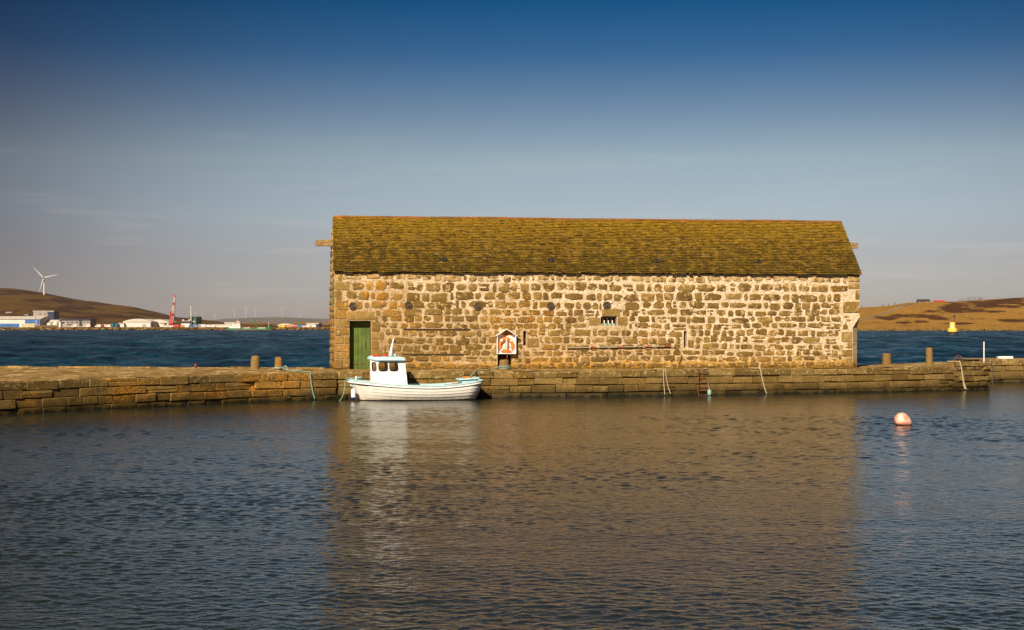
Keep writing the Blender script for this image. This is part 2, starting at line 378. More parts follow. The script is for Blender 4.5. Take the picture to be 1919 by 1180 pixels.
# open sea behind it
nr, nc = 560, 520
t = np.linspace(0, 1, nr)[:, None]; s = np.linspace(-1, 1, nc)[None, :]
Yn = 60 * (1500 / 60.0) ** t + 0 * s
Xn = s * (0.43 * Yn + 34)
Yn = ydiv(Xn) + (Yn - 60) * (1500 - ydiv(Xn)) / 1440
sp = np.maximum(2 * (0.43 * Yn + 34) / nc, Yn * .0058)
Zn = waves(Xn, Yn, 1.6, 7, 60, .12, .6, 1.0, cut=sp * .6) + waves(Xn, Yn, 6, 22, 40, .045, .6, 1.1, cut=sp * .6)
flat = np.array([[[a, b, 0] for a in np.linspace(-1, 1, nc) * (0.43 * b + 34)] for b in (1800, 2600, 5000, 9000, 13000)])
sea = grid_mesh('sea', np.concatenate([np.stack([Xn, Yn, Zn], 2), flat], 0), M['sea']); tag(sea, kind='structure')

# ---------------------------------------------------------------- quay
ZT = 1.13
QF = [(-420, 43.2), (-260, 45.3), (0, 48.9), (150, 51.4), (300, 54.0), (450, 56.7), (640, 59.5), (915, 60.7), (1100, 61.4), (1280, 62.6), (1640, 65.6), (1760, 67.0), (1855, 68.9)]
front = [G(a, b) for a, b in QF]
back = [G(-420, 68), G(0, 67.2), G(300, 65.9), G(620, 64.9), G(1610, 70.6), G(1765, 77.4), G(1860, 80.6)]
quay = empty('stone_quay', (0, 0, 0)); tag(quay, 'long low stone quay of squared blocks carrying the stone shed', 'quay')
cum = [0]
for a, b in zip(front, front[1:]): cum.append(cum[-1] + (b - a).length)
def along(sv, line=front, cm=cum):
    for i in range(len(line) - 1):
        if sv <= cm[i+1] or i == len(line) - 2:
            d = (line[i+1] - line[i]).normalized(); return line[i] + d * (sv - cm[i]), d
def frameM(p, d): return Matrix(((d.x, -d.y, 0, p.x), (d.y, d.x, 0, p.y), (0, 0, 1, 0), (0, 0, 0, 1)))
def course(s0, s1, z0, z1, wmin, wmax, rough, line=front, cm=cum, depth=.5):
    q = s0
    while q < s1 - .05:
        w = random.uniform(wmin, wmax)
        if s1 - q - w < wmin * .6: w = s1 - q
        p, d = along(q + w/2, line, cm); g = random.uniform(.003, .012)
        dz0, dz1 = random.uniform(0, .025), random.uniform(-.03, .012); yo = random.uniform(-.03, .03) * rough
        wob = .03 * nz(q * .35, z0 * 5); za, zb_ = z0 + dz0 + (wob if z0 > 0 else 0), z1 + dz1 - .006 + (.03 * nz(q * .35, z1 * 5) if z1 < ZT - .05 else 0)
        lay = [(za, zb_)] if random.random() > .10 or z1 - z0 < .28 else [(za, za + (zb_-za)*random.uniform(.4, .6) - .004), None]
        if len(lay) == 2: lay[1] = (lay[0][1] + .008, zb_)
        for a_, b_ in lay:
            mb = MB(); mb.cbox(-w/2 + g, w/2 - g, yo + random.uniform(-.012, .012), depth, a_, b_, random.uniform(.010, .028), .016 * rough, M=frameM(p, d)); mb.build('stone_block', M['block'], quay)
        q += w
S_END = cum[-2] + 1.0
course(0, S_END, .83, ZT + .01, .75, 1.55, .6)
course(.3, S_END, .52, .83, .6, 1.35, 1)
course(0, S_END, .19, .52, .55, 1.15, 1)
course(.4, S_END, -.35, .19, .6, 1.3, 1)
for z0, z1 in ((-.35, .12), (.12, .42), (.42, .68), (.68, .93), (.93, 1.13)): course(S_END, cum[-1], z0, z1, .35, .8, 1.6)
course(S_END + .8, cum[-1], 1.13, 1.31, .4, .8, 1.8, depth=.7)
rline = [G(1842, 77.0), G(2300, 78.5)]; rcum = [0, (G(1842, 77.0) - G(2300, 78.5)).length]
for z0, z1 in ((-.35, .15), (.15, .62), (.62, .93), (.93, 1.27)): course(0, rcum[-1], z0, z1, .8, 1.5, .9, rline, rcum)
# return face of the stepped end
e0, e1 = front[-1] + Vector((.03, .1, 0)), G(1851, 77.0); eline = [e0, e1]; ecum = [0, (e1 - e0).length]
for z0, z1 in ((-.35, .15), (.15, .55), (.55, .85), (.85, 1.16)): course(0, ecum[-1], z0, z1, .6, 1.2, .9, eline, ecum, .4)
# rubble core and the trodden top
core = MB(); fi = [p + Vector((0, .16, 0)) for p in front]
core.prism([(p.x, p.y) for p in fi] + [(24.6, 77.6)] + [(p.x, p.y) for p in back[::-1]], -1.5, 1.06)
core.box(25.0, 45, 77.55, 81, -1.5, 1.16)
core.build('core', M['block'], quay)
k = N('quay_top'); n2 = k.noise(2.2, 6, .75, stretch=(1, .6, 1)); n3 = k.noise(.8, 5, .65, stretch=(1.0, .45, 1))
c = k.ramp(n2, [(.3, (.10, .06, .02)), (.5, (.27, .18, .075)), (.7, (.42, .30, .16))])
c = k.mix(k.rng(n3, .52, .62, 0, .75), c, (.13, .085, .022)); c = k.mix(k.rng(k.noise(1.5, 6, .75, stretch=(1.0, .5, 1), off=(4, 4, 0)), .54, .60, 0, .85), c, (.55, .45, .31))
c = k.mix(k.rng(k.noise(5, 5, .7, off=(7, 7, 0)), .64, .68, 0, .8), c, (.30, .15, .02))
k.bump(n2, 1.0, .06); M['quay_top'] = k.fin(k.ochre(c), .95, 0, .2)
xs = np.linspace(front[0].x, front[-1].x + .2, 260)
fx = [p.x for p in front]; fy = [p.y for p in front]; bx_ = [p.x for p in back]; by_ = [p.y for p in back]
V = np.zeros((26, 260, 3))
for i in range(26):
    for j, x in enumerate(xs):
        y0 = np.interp(x, fx, fy) + .42; y1 = np.interp(x, bx_, by_); y = y0 + (y1 - y0) * i / 25
        V[i, j] = (x, y, ZT - .005 + .035 * nz(x * .9, y * .9) + .02 * nz(x * 3.1, y * 3.1, 4))
grid_mesh('paving', V, M['quay_top'], quay)
V = np.zeros((10, 80, 3))
for i in range(10):
    for j in range(80):
        x = 25 + 20 * j / 79; y = 77.45 + 3.6 * i / 9; V[i, j] = (x, y, 1.25 + .02 * nz(x, y))
grid_mesh('paving', V, M['quay_top'], quay)
V = np.zeros((20, 6, 3))
for i in range(20):
    for j in range(6):
        y = 69.3 + 8.2 * i / 19; x = np.interp(y, [69, 77.5], [22.5, 24.6]) + 1.25 * j / 5; V[i, j] = (x, y, 1.155 + .02 * nz(x * 2, y * 2, 3))
# broad back-edge stones, seen as a low bright line
bl = back[:4]; bc = [0]
for a, b in zip(bl, bl[1:]): bc.append(bc[-1] + (b - a).length)
course(6, bc[-1] - .3, .85, ZT + .05, .8, 1.6, .8, bl, bc, .5)

# ---------------------------------------------------------------- stone shed
BY = 63.0; TH = math.atan(.136); BX = (627 - CX) / F * BY; cB, sB = math.cos(TH), math.sin(TH); ZB = ZT - .03
shed = empty('stone_shed', (BX, BY, ZB), TH); tag(shed, 'long stone boat shed with mossy slate roof standing on the quay', 'building')
def fu(px): k = (px - CX) / F; return (k * BY - BX) / (cB - k * sB)
def fz(px, py): return CH - (py - HZ) / F * (BY + fu(px) * sB) - ZB
def fw(u, y, z): return Vector((BX + u*cB - y*sB, BY + u*sB + y*cB, ZB + z))
L = fu(1611); H = fz(1100, 512); DEP = 5.0; RIDGE = 8.17 - ZB
def rect(x0, x1, y0, y1): xm = (x0 + x1) / 2; return (fu(x0), fu(x1), fz(xm, y1), fz(xm, y0))
door_r = rect(655, 695, 601, 693); door_r = (door_r[0], door_r[1], 0.0, door_r[3])
win_r = rect(1125.5, 1156, 593, 609.5); slot1 = rect(980.5, 986, 620, 647); slot2 = rect(1281.5, 1287, 620, 650)
alc = rect(932.5, 958.5, 658, 693); alc = (alc[0], alc[1], 0.0, alc[3])
opens = [(door_r, .46), (win_r, .30), (slot1, .45), (slot2, .45), (alc, .38)]
CHF = L - fu(1598); ZC0 = fz(1600, 614); ZC1 = fz(1612, 593)
def cuts(lo, hi, extra, step):
    c = sorted(set([lo, hi] + [e for e in extra if lo < e < hi])); out = [c[0]]
    for a, b in zip(c, c[1:]):
        n = max(1, int(round((b - a) / step))); out += [a + (b - a) * i / n for i in range(1, n + 1)]
    return out
us = cuts(0, L, [r[i] for r, d in opens for i in (0, 1)] + [L - CHF], .10); zs = cuts(0, H, [r[i] for r, d in opens for i in (2, 3)] + [ZC0, ZC1], .10)
mb = MB(); vid = {}
def wv(i, j):
    if (i, j) not in vid:
        u, z = us[i], zs[j]; d = .02 * nz(u * 1.7, z * 1.7) + .012 * nz(u * 6, z * 6, 3)
        if i in (0, len(us) - 1): d = 0
        for r, _ in opens:
            if r[0] - 1e-4 <= u <= r[1] + 1e-4 and r[2] - 1e-4 <= z <= r[3] + 1e-4: d = 0
        if u > L - CHF - 1e-4: d = 0
        vid[i, j] = len(mb.v); mb.v.append((u, d, z))
    return vid[i, j]
for i in range(len(us) - 1):
    for j in range(len(zs) - 1):
        u, z = (us[i] + us[i+1]) / 2, (zs[j] + zs[j+1]) / 2
        if any(r[0] < u < r[1] and r[2] < z < r[3] for r, _ in opens): continue
        if u > L - CHF and z < ZC1: continue
        mb.f.append((wv(i, j), wv(i+1, j), wv(i+1, j+1), wv(i, j+1)))
for r, d in opens:
    a, b, z0, z1 = r
    mb.add([(a,0,z0),(b,0,z0),(b,0,z1),(a,0,z1),(a,d,z0),(b,d,z0),(b,d,z1),(a,d,z1)], [(0,4,5,1),(1,5,6,2),(2,6,7,3),(3,7,4,0)])
A = L - CHF
mb.add([(A,0,ZC0),(A,0,ZC1),(L,0,ZC1),(L,CHF,ZC0),(L,CHF,ZC1),(A,0,-.2),(L,CHF,-.2)], [(0,2,1),(0,3,2),(2,3,4),(5,6,3,0)])
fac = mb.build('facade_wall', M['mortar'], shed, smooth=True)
# backs of the openings
for (a, b, z0, z1), d in (opens[2], opens[3], opens[4]): MB().add([(a,d,z0),(b,d,z0),(b,d,z1),(a,d,z1)], [(0,1,2,3)]).build('recess_back', M['deck'], shed)  # near-black sheets stand in for the shade inside slots and alcove
mb = MB(); mb.add([(win_r[0]-.3,.7,win_r[2]-.3),(win_r[1]+.3,.7,win_r[2]-.3),(win_r[1]+.3,.7,win_r[3]+.3),(win_r[0]-.3,.7,win_r[3]+.3)], [(0,1,2,3)])
mb.build('dark_room', M['dark'], shed)
# gables and back wall
mb = MB()
mb.add([(0,0,-.2),(-.16,DEP,-2),(-.16,DEP,H),(-.08,DEP/2,RIDGE-.12),(0,0,H)], [(0,4,3,2,1)])
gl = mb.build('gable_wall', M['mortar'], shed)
mb = MB()
mb.add([(L,CHF,-.2),(L,DEP,-2),(L,DEP,H),(L,DEP/2,RIDGE-.12),(L,0,H),(L,0,ZC1),(L,CHF,ZC1)], [(0,1,2,3,4,5,6)])
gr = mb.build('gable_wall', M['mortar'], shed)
mb = MB(); mb.add([(-.16,DEP,-2),(L,DEP,-2),(L,DEP,H),(-.16,DEP,H)], [(0,1,2,3)]); mb.build('rear_wall', M['mortar'], shed)

# rubble stones: each an irregular cushion set in the mortar
def stone_mesh(mb, u, z, w, h, T, big=False):
    """an irregular four- or five-sided stone with knocked-off corners"""
    jx, jz = (.13, .16) if not big else (.02, .02); pr = random.uniform(.010, .045); q = random.uniform(.10, .26) if not big else .05
    cs = [(sx * w/2 * (1 + random.uniform(-jx, .04)), sz * h/2 * (1 + random.uniform(-jz, .05))) for sx, sz in ((-1,-1),(1,-1),(1,1),(-1,1))]
    ring = []
    for i in range(4):
        a, b_ = cs[i], cs[(i+1) % 4]
        cut = q * (random.uniform(.3, 2.2) if not big else 1)
        for t in (min(cut, .42), random.uniform(.45, .6), 1 - min(q * random.uniform(.3, 1.6), .36)):
            j = 0 if big else min(w, h) * .06
            ring.append((a[0] + (b_[0]-a[0])*t + random.uniform(-j, j), a[1] + (b_[1]-a[1])*t + random.uniform(-j, j)))
    n = len(ring); vs = []
    for f, y in ((1.0, .05), (1.0, -.002), (.90 if not big else .95, -pr)):
        vs += [T(u + x*f, y + (random.uniform(-.006, .006) if f < 1 else 0), z + zz*f) for x, zz in ring]
    vs.append(T(u + random.uniform(-.1, .1)*w, -pr - random.uniform(-.004, .012), z + random.uniform(-.1, .1)*h))
    fs = [(k*n+i, k*n+(i+1) % n, (k+1)*n+(i+1) % n, (k+1)*n+i) for k in (0, 1) for i in range(n)] + [(2*n+i, 2*n+(i+1) % n, 3*n) for i in range(n)]
    mb.add(vs, fs)
ident = lambda x, y, z: (x, y, z)
blocked = [(r[0]-.04, r[1]+.04, r[2]-.04, r[3]+.04) for r, d in opens]
special = []
def sp(x0, x1, y0, y1): r = rect(x0, x1, y0, y1); special.append(r); blocked.append((r[0]-.02, r[1]+.02, r[2]-.02, r[3]+.02))
sp(651, 702, 583, 600); sp(1128, 1162, 578.5, 592); sp(1104, 1124, 595, 609); sp(1157.5, 1176, 594, 609)
for y0, y1, xr in ((513, 526, 641), (527, 543, 655), (545, 561, 640), (563, 580, 652), (582, 597, 649)): sp(628, xr, y0, y1)
for y0, y1, xm in ((600, 613, 644), (615, 628, 640), (630, 643, 645), (645, 658, 641), (660, 672, 646), (674, 690, 642)):
    sp(628, xm - 1, y0, y1); sp(xm + 1, 654, y0, y1)
for y0, y1, xr in ((603, 620, 711), (622, 636, 720), (638, 654, 709), (656, 670, 716), (672, 689, 708)): sp(696.5, xr, y0, y1)
for y0, y1, xl in ((516, 527, 1588), (529, 541, 1590), (544, 562, 1603), (565, 585, 1580)): sp(xl, 1610.5, y0, y1)
for y0, y1, xl in ((622, 640, 1577), (642, 652, 1588), (655, 668, 1578), (670, 685, 1586)): sp(xl, 1597, y0, y1)
sp(988, 1010, 634, 650); sp(1289, 1300, 637, 650)
singles, rest = [], []
zrow = .05; zt_rows = [rect(900, 901, a, b)[2:] for a, b in ((513,527),(529,545),(547,563),(564,578),(579,591),(592,604),(605,616),(618,630),(631,644),(645,656),(657,667),(668,678),(680,690))]
for ri, (za, zb) in enumerate(zt_rows):
    hrow = zb - za; u = .15 + random.random() * .2
    while u < L - .2:
        w = random.choice([random.uniform(.16, .36), random.uniform(.4, .9), random.uniform(.32, .62)]); h = hrow * random.uniform(.76, 1.10)
        if ri in (0, 12): h *= .8; w *= .8
        zc = (za + zb) / 2 + random.uniform(-.03, .03) + .035 * math.sin(u * .7 + ri)
        if random.random() < .07:      # a pair of thin stones instead of one
            st = [(u + w/2, zc + h*.26, w*random.uniform(.7, 1), h*.38), (u + w/2 + random.uniform(-.05, .05), zc - h*.26, w*random.uniform(.6, .9), h*.36)]
        else: st = [(u + w/2, zc, w, h)]
        if random.random() < .35:
            st.append((u + w + .05, zc + random.uniform(-.09, .09), random.uniform(.06, .12), random.uniform(.04, .1)))
        for (a, z, ww, hh) in st:
            lim = L - .1 if z > ZC1 else L - CHF - .06
            for f, sh in ((1, 0), (.6, -.2), (.6, .2), (.35, -.32), (.35, .32), (.22, .39), (.22, -.39)):
                a2, w2_ = a + sh*ww, ww*f
                if any(a2 - w2_/2 < b[1] and a2 + w2_/2 > b[0] and z - hh/2 < b[3] and z + hh/2 > b[2] for b in blocked) or a2 + w2_/2 > lim or w2_ < .09: continue
                (singles if w2_ * hh > .02 else rest).append((a2, z, w2_, hh)); break
        u += w + random.uniform(.03, .13)
singles.sort(key=lambda q: -q[2] * q[3])
n_sp = len(special)
for r in special:
    mb = MB(); stone_mesh(mb, (r[0]+r[1])/2, (r[2]+r[3])/2, r[1]-r[0], r[3]-r[2], ident, True); mb.build('stone', M['dressed'], fac, smooth=True)
for (a, z, w, h) in singles[:300 - n_sp]:
    mb = MB(); stone_mesh(mb, a, z, w, h, ident); mb.build('stone', M['stone'], fac, smooth=True)
mb = MB()
for (a, z, w, h) in singles[300 - n_sp:] + rest: stone_mesh(mb, a, z, w, h, ident)
for q in range(420):   # pinning chips pressed into the joints
    a, z = random.uniform(.1, L - .5), random.uniform(.05, H - .1)
    if not any(b[0] < a < b[1] and b[2] < z < b[3] for b in blocked): stone_mesh(mb, a, z, random.uniform(.05, .13), random.uniform(.025, .06), ident)
tag(mb.build('small_stones', M['stone'], fac, smooth=True), kind='stuff')
for g, T in ((gl, lambda a, y, z: (y - .002 - .032 * a, a, z)), (gr, lambda a, y, z: (L - y + .002, a, z))):
    mb = MB(); z = .2
    while z < RIDGE - .5:
        half = DEP/2 if z < H else (RIDGE - z) / (RIDGE - H) * DEP/2 - .15; a = DEP/2 - half + .1
        if g is gr and z < ZC1: a += CHF
        while a < DEP/2 + half - .25:
            w = random.uniform(.3, .75); w = min(w, DEP/2 + half - a - .02); stone_mesh(mb, a + w/2, z, w, random.uniform(.18, .28), T); a += w + random.uniform(.05, .12)
        z += .32
    tag(mb.build('gable_stones', M['stone'], g, smooth=True), kind='stuff')

# roof: boarding, slates, ridge
roof = empty('roof', parent=shed)
EO = .13; run = DEP/2 + EO; rise = RIDGE - .05 - H; SL = math.hypot(run, rise); ca, sa = run / SL, rise / SL
def rp(u, sv, n): sag = .03 * nz(u * .22, 2.0) * (sv / SL); return (u, -EO + sv*ca - n*sa, H - .02 + sv*sa + n*ca + sag)
mb = MB()
for i in range(30):
    u0, u1 = -.02 + (L + .04)*i/30, -.02 + (L + .04)*(i+1)/30
    mb.add([rp(u0,.03,-.03), rp(u1,.03,-.03), rp(u1,SL,-.03), rp(u0,SL,-.03), rp(u0,.03,.0), rp(u1,.03,.0), rp(u1,SL,0), rp(u0,SL,0)], [(0,1,2,3),(4,5,6,7),(0,1,5,4)])
mb.add([(-.05, DEP/2, RIDGE - .05), (L + .05, DEP/2, RIDGE - .05), (L + .05, DEP + .12, H - .06), (-.05, DEP + .12, H - .06)], [(0,1,2,3)])
mb.build('boarding', M['deck'], roof)
vents = [fu(833), fu(1037.5), fu(1234), fu(1426)]; vs_s = SL * .215
sl = []; NC = 34
for i in range(NC):
    g = SL / NC; s0 = i * g - .01; u = -.06 + random.uniform(-.12, .0)
    while u < L + .05:
        w = random.uniform(.13, .31); a, b = max(u, -.06), min(u + w - .006, L + .06); u += w
        if b - a < .04: continue
        if any(a < v + .085 and b > v - .085 for v in vents) and vs_s - .13 < s0 + g*.5 < vs_s + .1: continue
        sl.append((a, b, s0 + (random.uniform(-.045, .03) if i == 0 else random.uniform(-.008, .008)), min(s0 + g*1.75, SL), random.uniform(.066, .092), random.uniform(.012, .018)))
order = sorted(range(len(sl)), key=lambda i: -(sl[i][1] - sl[i][0]) + random.random() * .05); pick = set(order[:300]); rest = MB()
for i, (a, b, s0, s1, n0, th) in enumerate(sl):
    mb = MB() if i in pick else rest; j = random.uniform(-.008, .008); e = random.uniform(-.012, .012)
    mb.add([rp(a, s0, n0 - th), rp(b, s0 + e, n0 - th + j), rp(b, s1, .004), rp(a, s1, .004), rp(a, s0, n0), rp(b, s0 + e, n0 + j), rp(b, s1, .02), rp(a, s1, .02)],
           [(0,3,2,1),(4,5,6,7),(0,1,5,4),(1,2,6,5),(2,3,7,6),(3,0,4,7)])
    if i in pick: mb.build('slate', M['slate'], roof)
tag(rest.build('slates', M['slate'], roof), kind='stuff')
u = -.05
while u < L:
    w = min(random.uniform(.40, .5), L + .05 - u); mb = MB(); zr = RIDGE - .03 + .03 * nz(u * .22, 2.0) + random.uniform(-.006, .008); d = DEP/2; t_ = .15
    if w > .1:
        prof = [(d - t_, zr - .13), (d - .05, zr + .015), (d + .05, zr + .015), (d + t_, zr - .13), (d + t_ - .02, zr - .15), (d, zr - .03), (d - t_ + .02, zr - .15)]
        mb.prism(prof, u + .004, u + w - .004, 'x'); mb.build('ridge_tile', M['ridge'], roof)
    u += w
for v in vents:
    o = empty('roof_vent', parent=roof); mb = MB(); fr = MB()
    for (a, b, c_, d) in ((-.09, -.08, -.09, .09), (.08, .09, -.09, .09), (-.08, .08, -.095, -.08), (-.08, .08, .08, .09)):
        q = [rp(v + x, vs_s + y, n) for n in (0, .125) for x, y in ((a, c_), (b, c_), (b, d), (a, d))]
        fr.add(q, [(0,3,2,1),(4,5,6,7),(0,1,5,4),(1,2,6,5),(2,3,7,6),(3,0,4,7)])
    fr.build('frame', M['iron'], o)
    mb.add([rp(v + x, vs_s + y, .112) for x, y in ((-.08, -.085), (.08, -.085), (.08, .085), (-.08, .085))], [(0,1,2,3)]); mb.build('opening', M['dark'], o)
# eaves course: rough mortar and thin stones under the slates, hoist beams, pipe
for nm, u0, u1, px, y0, y1 in (('l', -.86, .3, 606, 449, 461), ('r', L - .3, L + .85, 1600, 454.5, 465)):
    Yb = (BY if nm == 'l' else BY + L*sB) + DEP/2; z0 = CH - (y1 - HZ)/F*Yb - ZB; z1 = CH - (y0 - HZ)/F*Yb - ZB
    mb = MB(); mb.cbox(u0, u1, DEP/2 - .14, DEP/2 + .14, z0, z1, .015, .006); mb.build('hoist_beam', M['timber'], shed)
mb = MB(); mb.tube([(-.06, .5, H - .4), (-.06, .5, H - 1.6)], .018, 8); mb.build('downpipe', M['copper'], shed)
# wall anchor plates: iron discs with raised rings and a centre nut
for px, py in ((661.5, 573.5), (765.5, 572), (895.5, 574.5), (1032, 573), (1137, 572)):
    mb = MB(); rr = .178; n = 24; prof = [(rr, .04), (rr, -.05), (rr*.90, -.07), (rr*.78, -.035), (rr*.62, -.035), (rr*.54, -.075), (rr*.42, -.045), (rr*.2, -.045), (rr*.18, -.11), (rr*.02, -.12)]
    u, z = fu(px), fz(px, py)
    vs = [(u + r*math.cos(2*math.pi*k/n), y, z + r*math.sin(2*math.pi*k/n)) for r, y in prof for k in range(n)]
    mb.add(vs, [(i*n+k, i*n+(k+1) % n, (i+1)*n+(k+1) % n, (i+1)*n+k) for i in range(len(prof)-1) for k in range(n)] + [tuple((len(prof)-1)*n+k for k in range(n))])
    mb.build('anchor_plate', M['iron'], shed, smooth=True)
# door
dr = empty('door', parent=shed); a, b, z0, z1 = door_r; a += .02; b -= .02; zt = z1 - .06; np_ = 5
for i in range(np_):
    x0, x1 = a + (b - a)*i/np_, a + (b - a)*(i+1)/np_
    mb = MB(); mb.cbox(x0 + .004, x1 - .004, .38 + random.uniform(-.003, .003), .43, .02 + random.uniform(0, .01), zt, .006); mb.build('plank', M['green_door'], dr)
mb = MB(); mb.box(a - .03, b + .03, .42, .45, 0, z1); mb.build('door_backing', M['dark'], dr)
mb = MB(); mb.cbox(a + .05, b - .25, .365, .38, .26, .29, .004); mb.build('hinge_strap', M['rust'], dr)
mb = MB(); mb.tube([(b - .2, .37, 1.0), (b - .2, .33, 1.03), (b - .2, .33, 1.25), (b - .2, .37, 1.28)], .012, 6); mb.box(b - .225, b - .175, .372, .38, .93, 1.34); mb.build('door_handle', M['rust'], dr)
mb = MB(); mb.cbox(door_r[0] - .1, door_r[1] + .12, -.12, .34, -.04, .045, .015, .006); mb.build('door_sill', M['dressed'], shed)
# barred window
wo = empty('window', parent=shed); a, b, z0, z1 = win_r
mb = MB()
for q in ((a, b, z0, z0 + .09), (a, b, z1 - .03, z1), (a, a + .05, z0 + .09, z1 - .03), (b - .05, b, z0 + .09, z1 - .03)): mb.box(q[0] + .003, q[1] - .003, .13, .18, q[2] + .003, q[3] - .003)
mb.build('frame', M['turq'], wo)
for i in range(3):
    x = a + (b - a)*(i + 1)/4; mb = MB(); mb.box(x - .03, x + .03, .135, .17, z0 + .085, z1 - .028 if i == 9 else z0 + .23); mb.build('pane_board', M['white'], wo)
    mb = MB(); mb.tube([(x - .06, .08, z0 - .01), (x - .06, .08, z1 + .01)], .014, 6); mb.build('bar', M['rust'], wo)
mb = MB(); mb.tube([(b - .06, .08, z0 - .01), (b - .06, .08, z1 + .01)], .014, 6); mb.build('bar', M['rust'], wo)
mb = MB(); mb.add([(a,.165,z0),(b,.165,z0),(b,.165,z1),(a,.165,z1)], [(0,1,2,3)]); mb.build('pane', M['glass'], wo)
mb = MB(); mb.tube([(slot1[0] + .02, .1, slot1[2] + .1), (slot1[1] - .01, .02, slot1[3] - .2)], .012, 6); mb.build('slot_stick', M['rust'], shed)
# timber rails fixed across the wall
for x0, x1, y in ((756, 881, 616.5), (753, 868, 663.5)):
    mb = MB(); n = 14; u0, u1 = fu(x0), fu(x1); z = fz((x0+x1)/2, y); pts = [(u0 + (u1-u0)*i/n, -.045, z + .012 * nz(i * .7, y)) for i in range(n+1)]
    mb.tube(pts, .030, 6); mb.build('wall_rail', M['old_timber'], shed)
# ---------------------------------------------------------------- boat
bA, bB = G(651, 58.55), G(902, 59.55); LB = (bB - bA).length; bR = math.atan2(bB.y - bA.y, bB.x - bA.x)
boat = empty('motor_boat', bA, bR); tag(boat, 'small white clinker motor boat with wheelhouse moored alongside the quay', 'boat')
def bw(x, y, z): return Vector((bA.x + x*math.cos(bR) - y*math.sin(bR), bA.y + x*math.sin(bR) + y*math.cos(bR), z))
def bx(px): return (px - 651) / 251.0 * LB
def sheer(t): return .60 + .25 * max(0, (.62 - t) / .62) ** 1.7 + .20 * max(0, (t - .62) / .38) ** 1.8
def half(t):
    if t < .5: return .95 * math.sin(math.pi/2 * min(1, (t/.5))) ** .72
    return .95 - .27 * ((t - .5) / .5) ** 2.2
def hp(t, s_, off=0.0):
    zk = -.32; x0 = .62 * s_ ** .9 * 1.15; x1 = LB - .50 * s_ ** 1.4
    z = sheer(t) * (1 - s_) + zk * s_; b = half(t) * (1 - s_ ** 2.3) ** .75
    if t > .9: b *= math.sqrt(max(0, 1 - ((t - .9) / .1) ** 2)) * .55 + .45
    return x0 + (x1 - x0) * t, b + off, z
NT, NS = 46, 8
svals = []
for i in range(NS): svals += [(i / NS, .014), ((i + 1) / NS - .003, 0.0 if i < NS else 0)]
mb = MB()
for sgn in (-1, 1):
    vs = []
    for i in range(NT + 1):
        t = i / NT
        for q, o in svals:
            # each plank overlaps the next: its lower edge stands proud
            o2 = .015 if o == 0.0 else 0.0
            x, b, z = hp(t, q, o2 * min(1, t * 6) * min(1, (1 - t) * 8 + .2)); vs.append((x, sgn * max(b, 0), z))
    m = len(svals); mb.add(vs, [(i*m+j, i*m+j+1, (i+1)*m+j+1, (i+1)*m+j) for i in range(NT) for j in range(m-1)])
# rounded stern closing
vs = []
for q, o in svals:
    x, b, z = hp(1, q); 
    for k in range(7): a = -1 + 2*k/6; vs.append((x + .05*(1 - a*a), a*b, z))
mb.add(vs, [(j*7+k, j*7+k+1, (j+1)*7+k+1, (j+1)*7+k) for j in range(len(svals)-1) for k in range(6)])
mb.build('hull', M['hull'], boat)
def sheer_line(sgn, dz=0, dy=0, n=40, t0=0, t1=1): return [(hp(t0+(t1-t0)*i/n, 0)[0], sgn*(hp(t0+(t1-t0)*i/n, 0)[1] + dy), hp(t0+(t1-t0)*i/n, 0)[2] + dz) for i in range(n+1)]
full = sheer_line(-1) + [(LB + .045, -.2, sheer(1)), (LB + .05, 0, sheer(1)), (LB + .045, .2, sheer(1))] + sheer_line(1)[::-1]
mb = MB(); mb.tube(full, .030, 8); mb.build('gunwale', M['pale_blue'], boat, smooth='all')
mb = MB(); mb.tube([(x, y * 1.01, z - .075) for x, y, z in full], .034, 8); mb.build('rubbing_strake', M['boat_white'], boat, smooth='all')
mb = MB()      # inner skin, side decks and the sole, pale blue
for sgn in (-1, 1):
    vs = []
    for i in range(NT + 1):
        t = .02 + .965 * i / NT; x, b, z = hp(t, 0); d = min(.16, b * .6)
        vs += [(x, sgn*(b - .01), z + .028), (x, sgn*max(b - d, .002), z + .034), (x, sgn*max(b - d - .01, .001), z - .24), (x, 0, z - .25)]
    mb.add(vs, [(i*4+j, i*4+j+1, (i+1)*4+j+1, (i+1)*4+j) for i in range(NT) for j in range(3)])
mb.build('deck', M['pale_blue'], boat)
mb = MB(); vs = []        # foredeck
for i in range(13):
    t = .015 + .20 * i / 12; x, b, z = hp(t, 0); vs += [(x, -b*.93, z + .036), (x, 0, z + .07), (x, b*.93, z + .036)]
mb.add(vs, [(i*3+j, i*3+j+1, (i+1)*3+j+1, (i+1)*3+j) for i in range(12) for j in range(2)]); mb.build('foredeck', M['pale_blue'], boat)
mb = MB(); mb.tube([(.35, 0, .88), (.35, 0, 1.0)], .035, 8); mb.tube([(.35, -.1, .95), (.35, .1, .95)], .02, 6); mb.build('bow_post', M['boat_white'], boat)
pts_ = [(hp(t_, .13)[0], -hp(t_, .13)[1] - .022, hp(t_, .13)[2]) for t_ in (.05, .07, .09, .11, .13)]
mb = MB(); mb.tube(pts_, .014, 6); mb.build('bow_chafe_strip', M['old_timber'], boat)
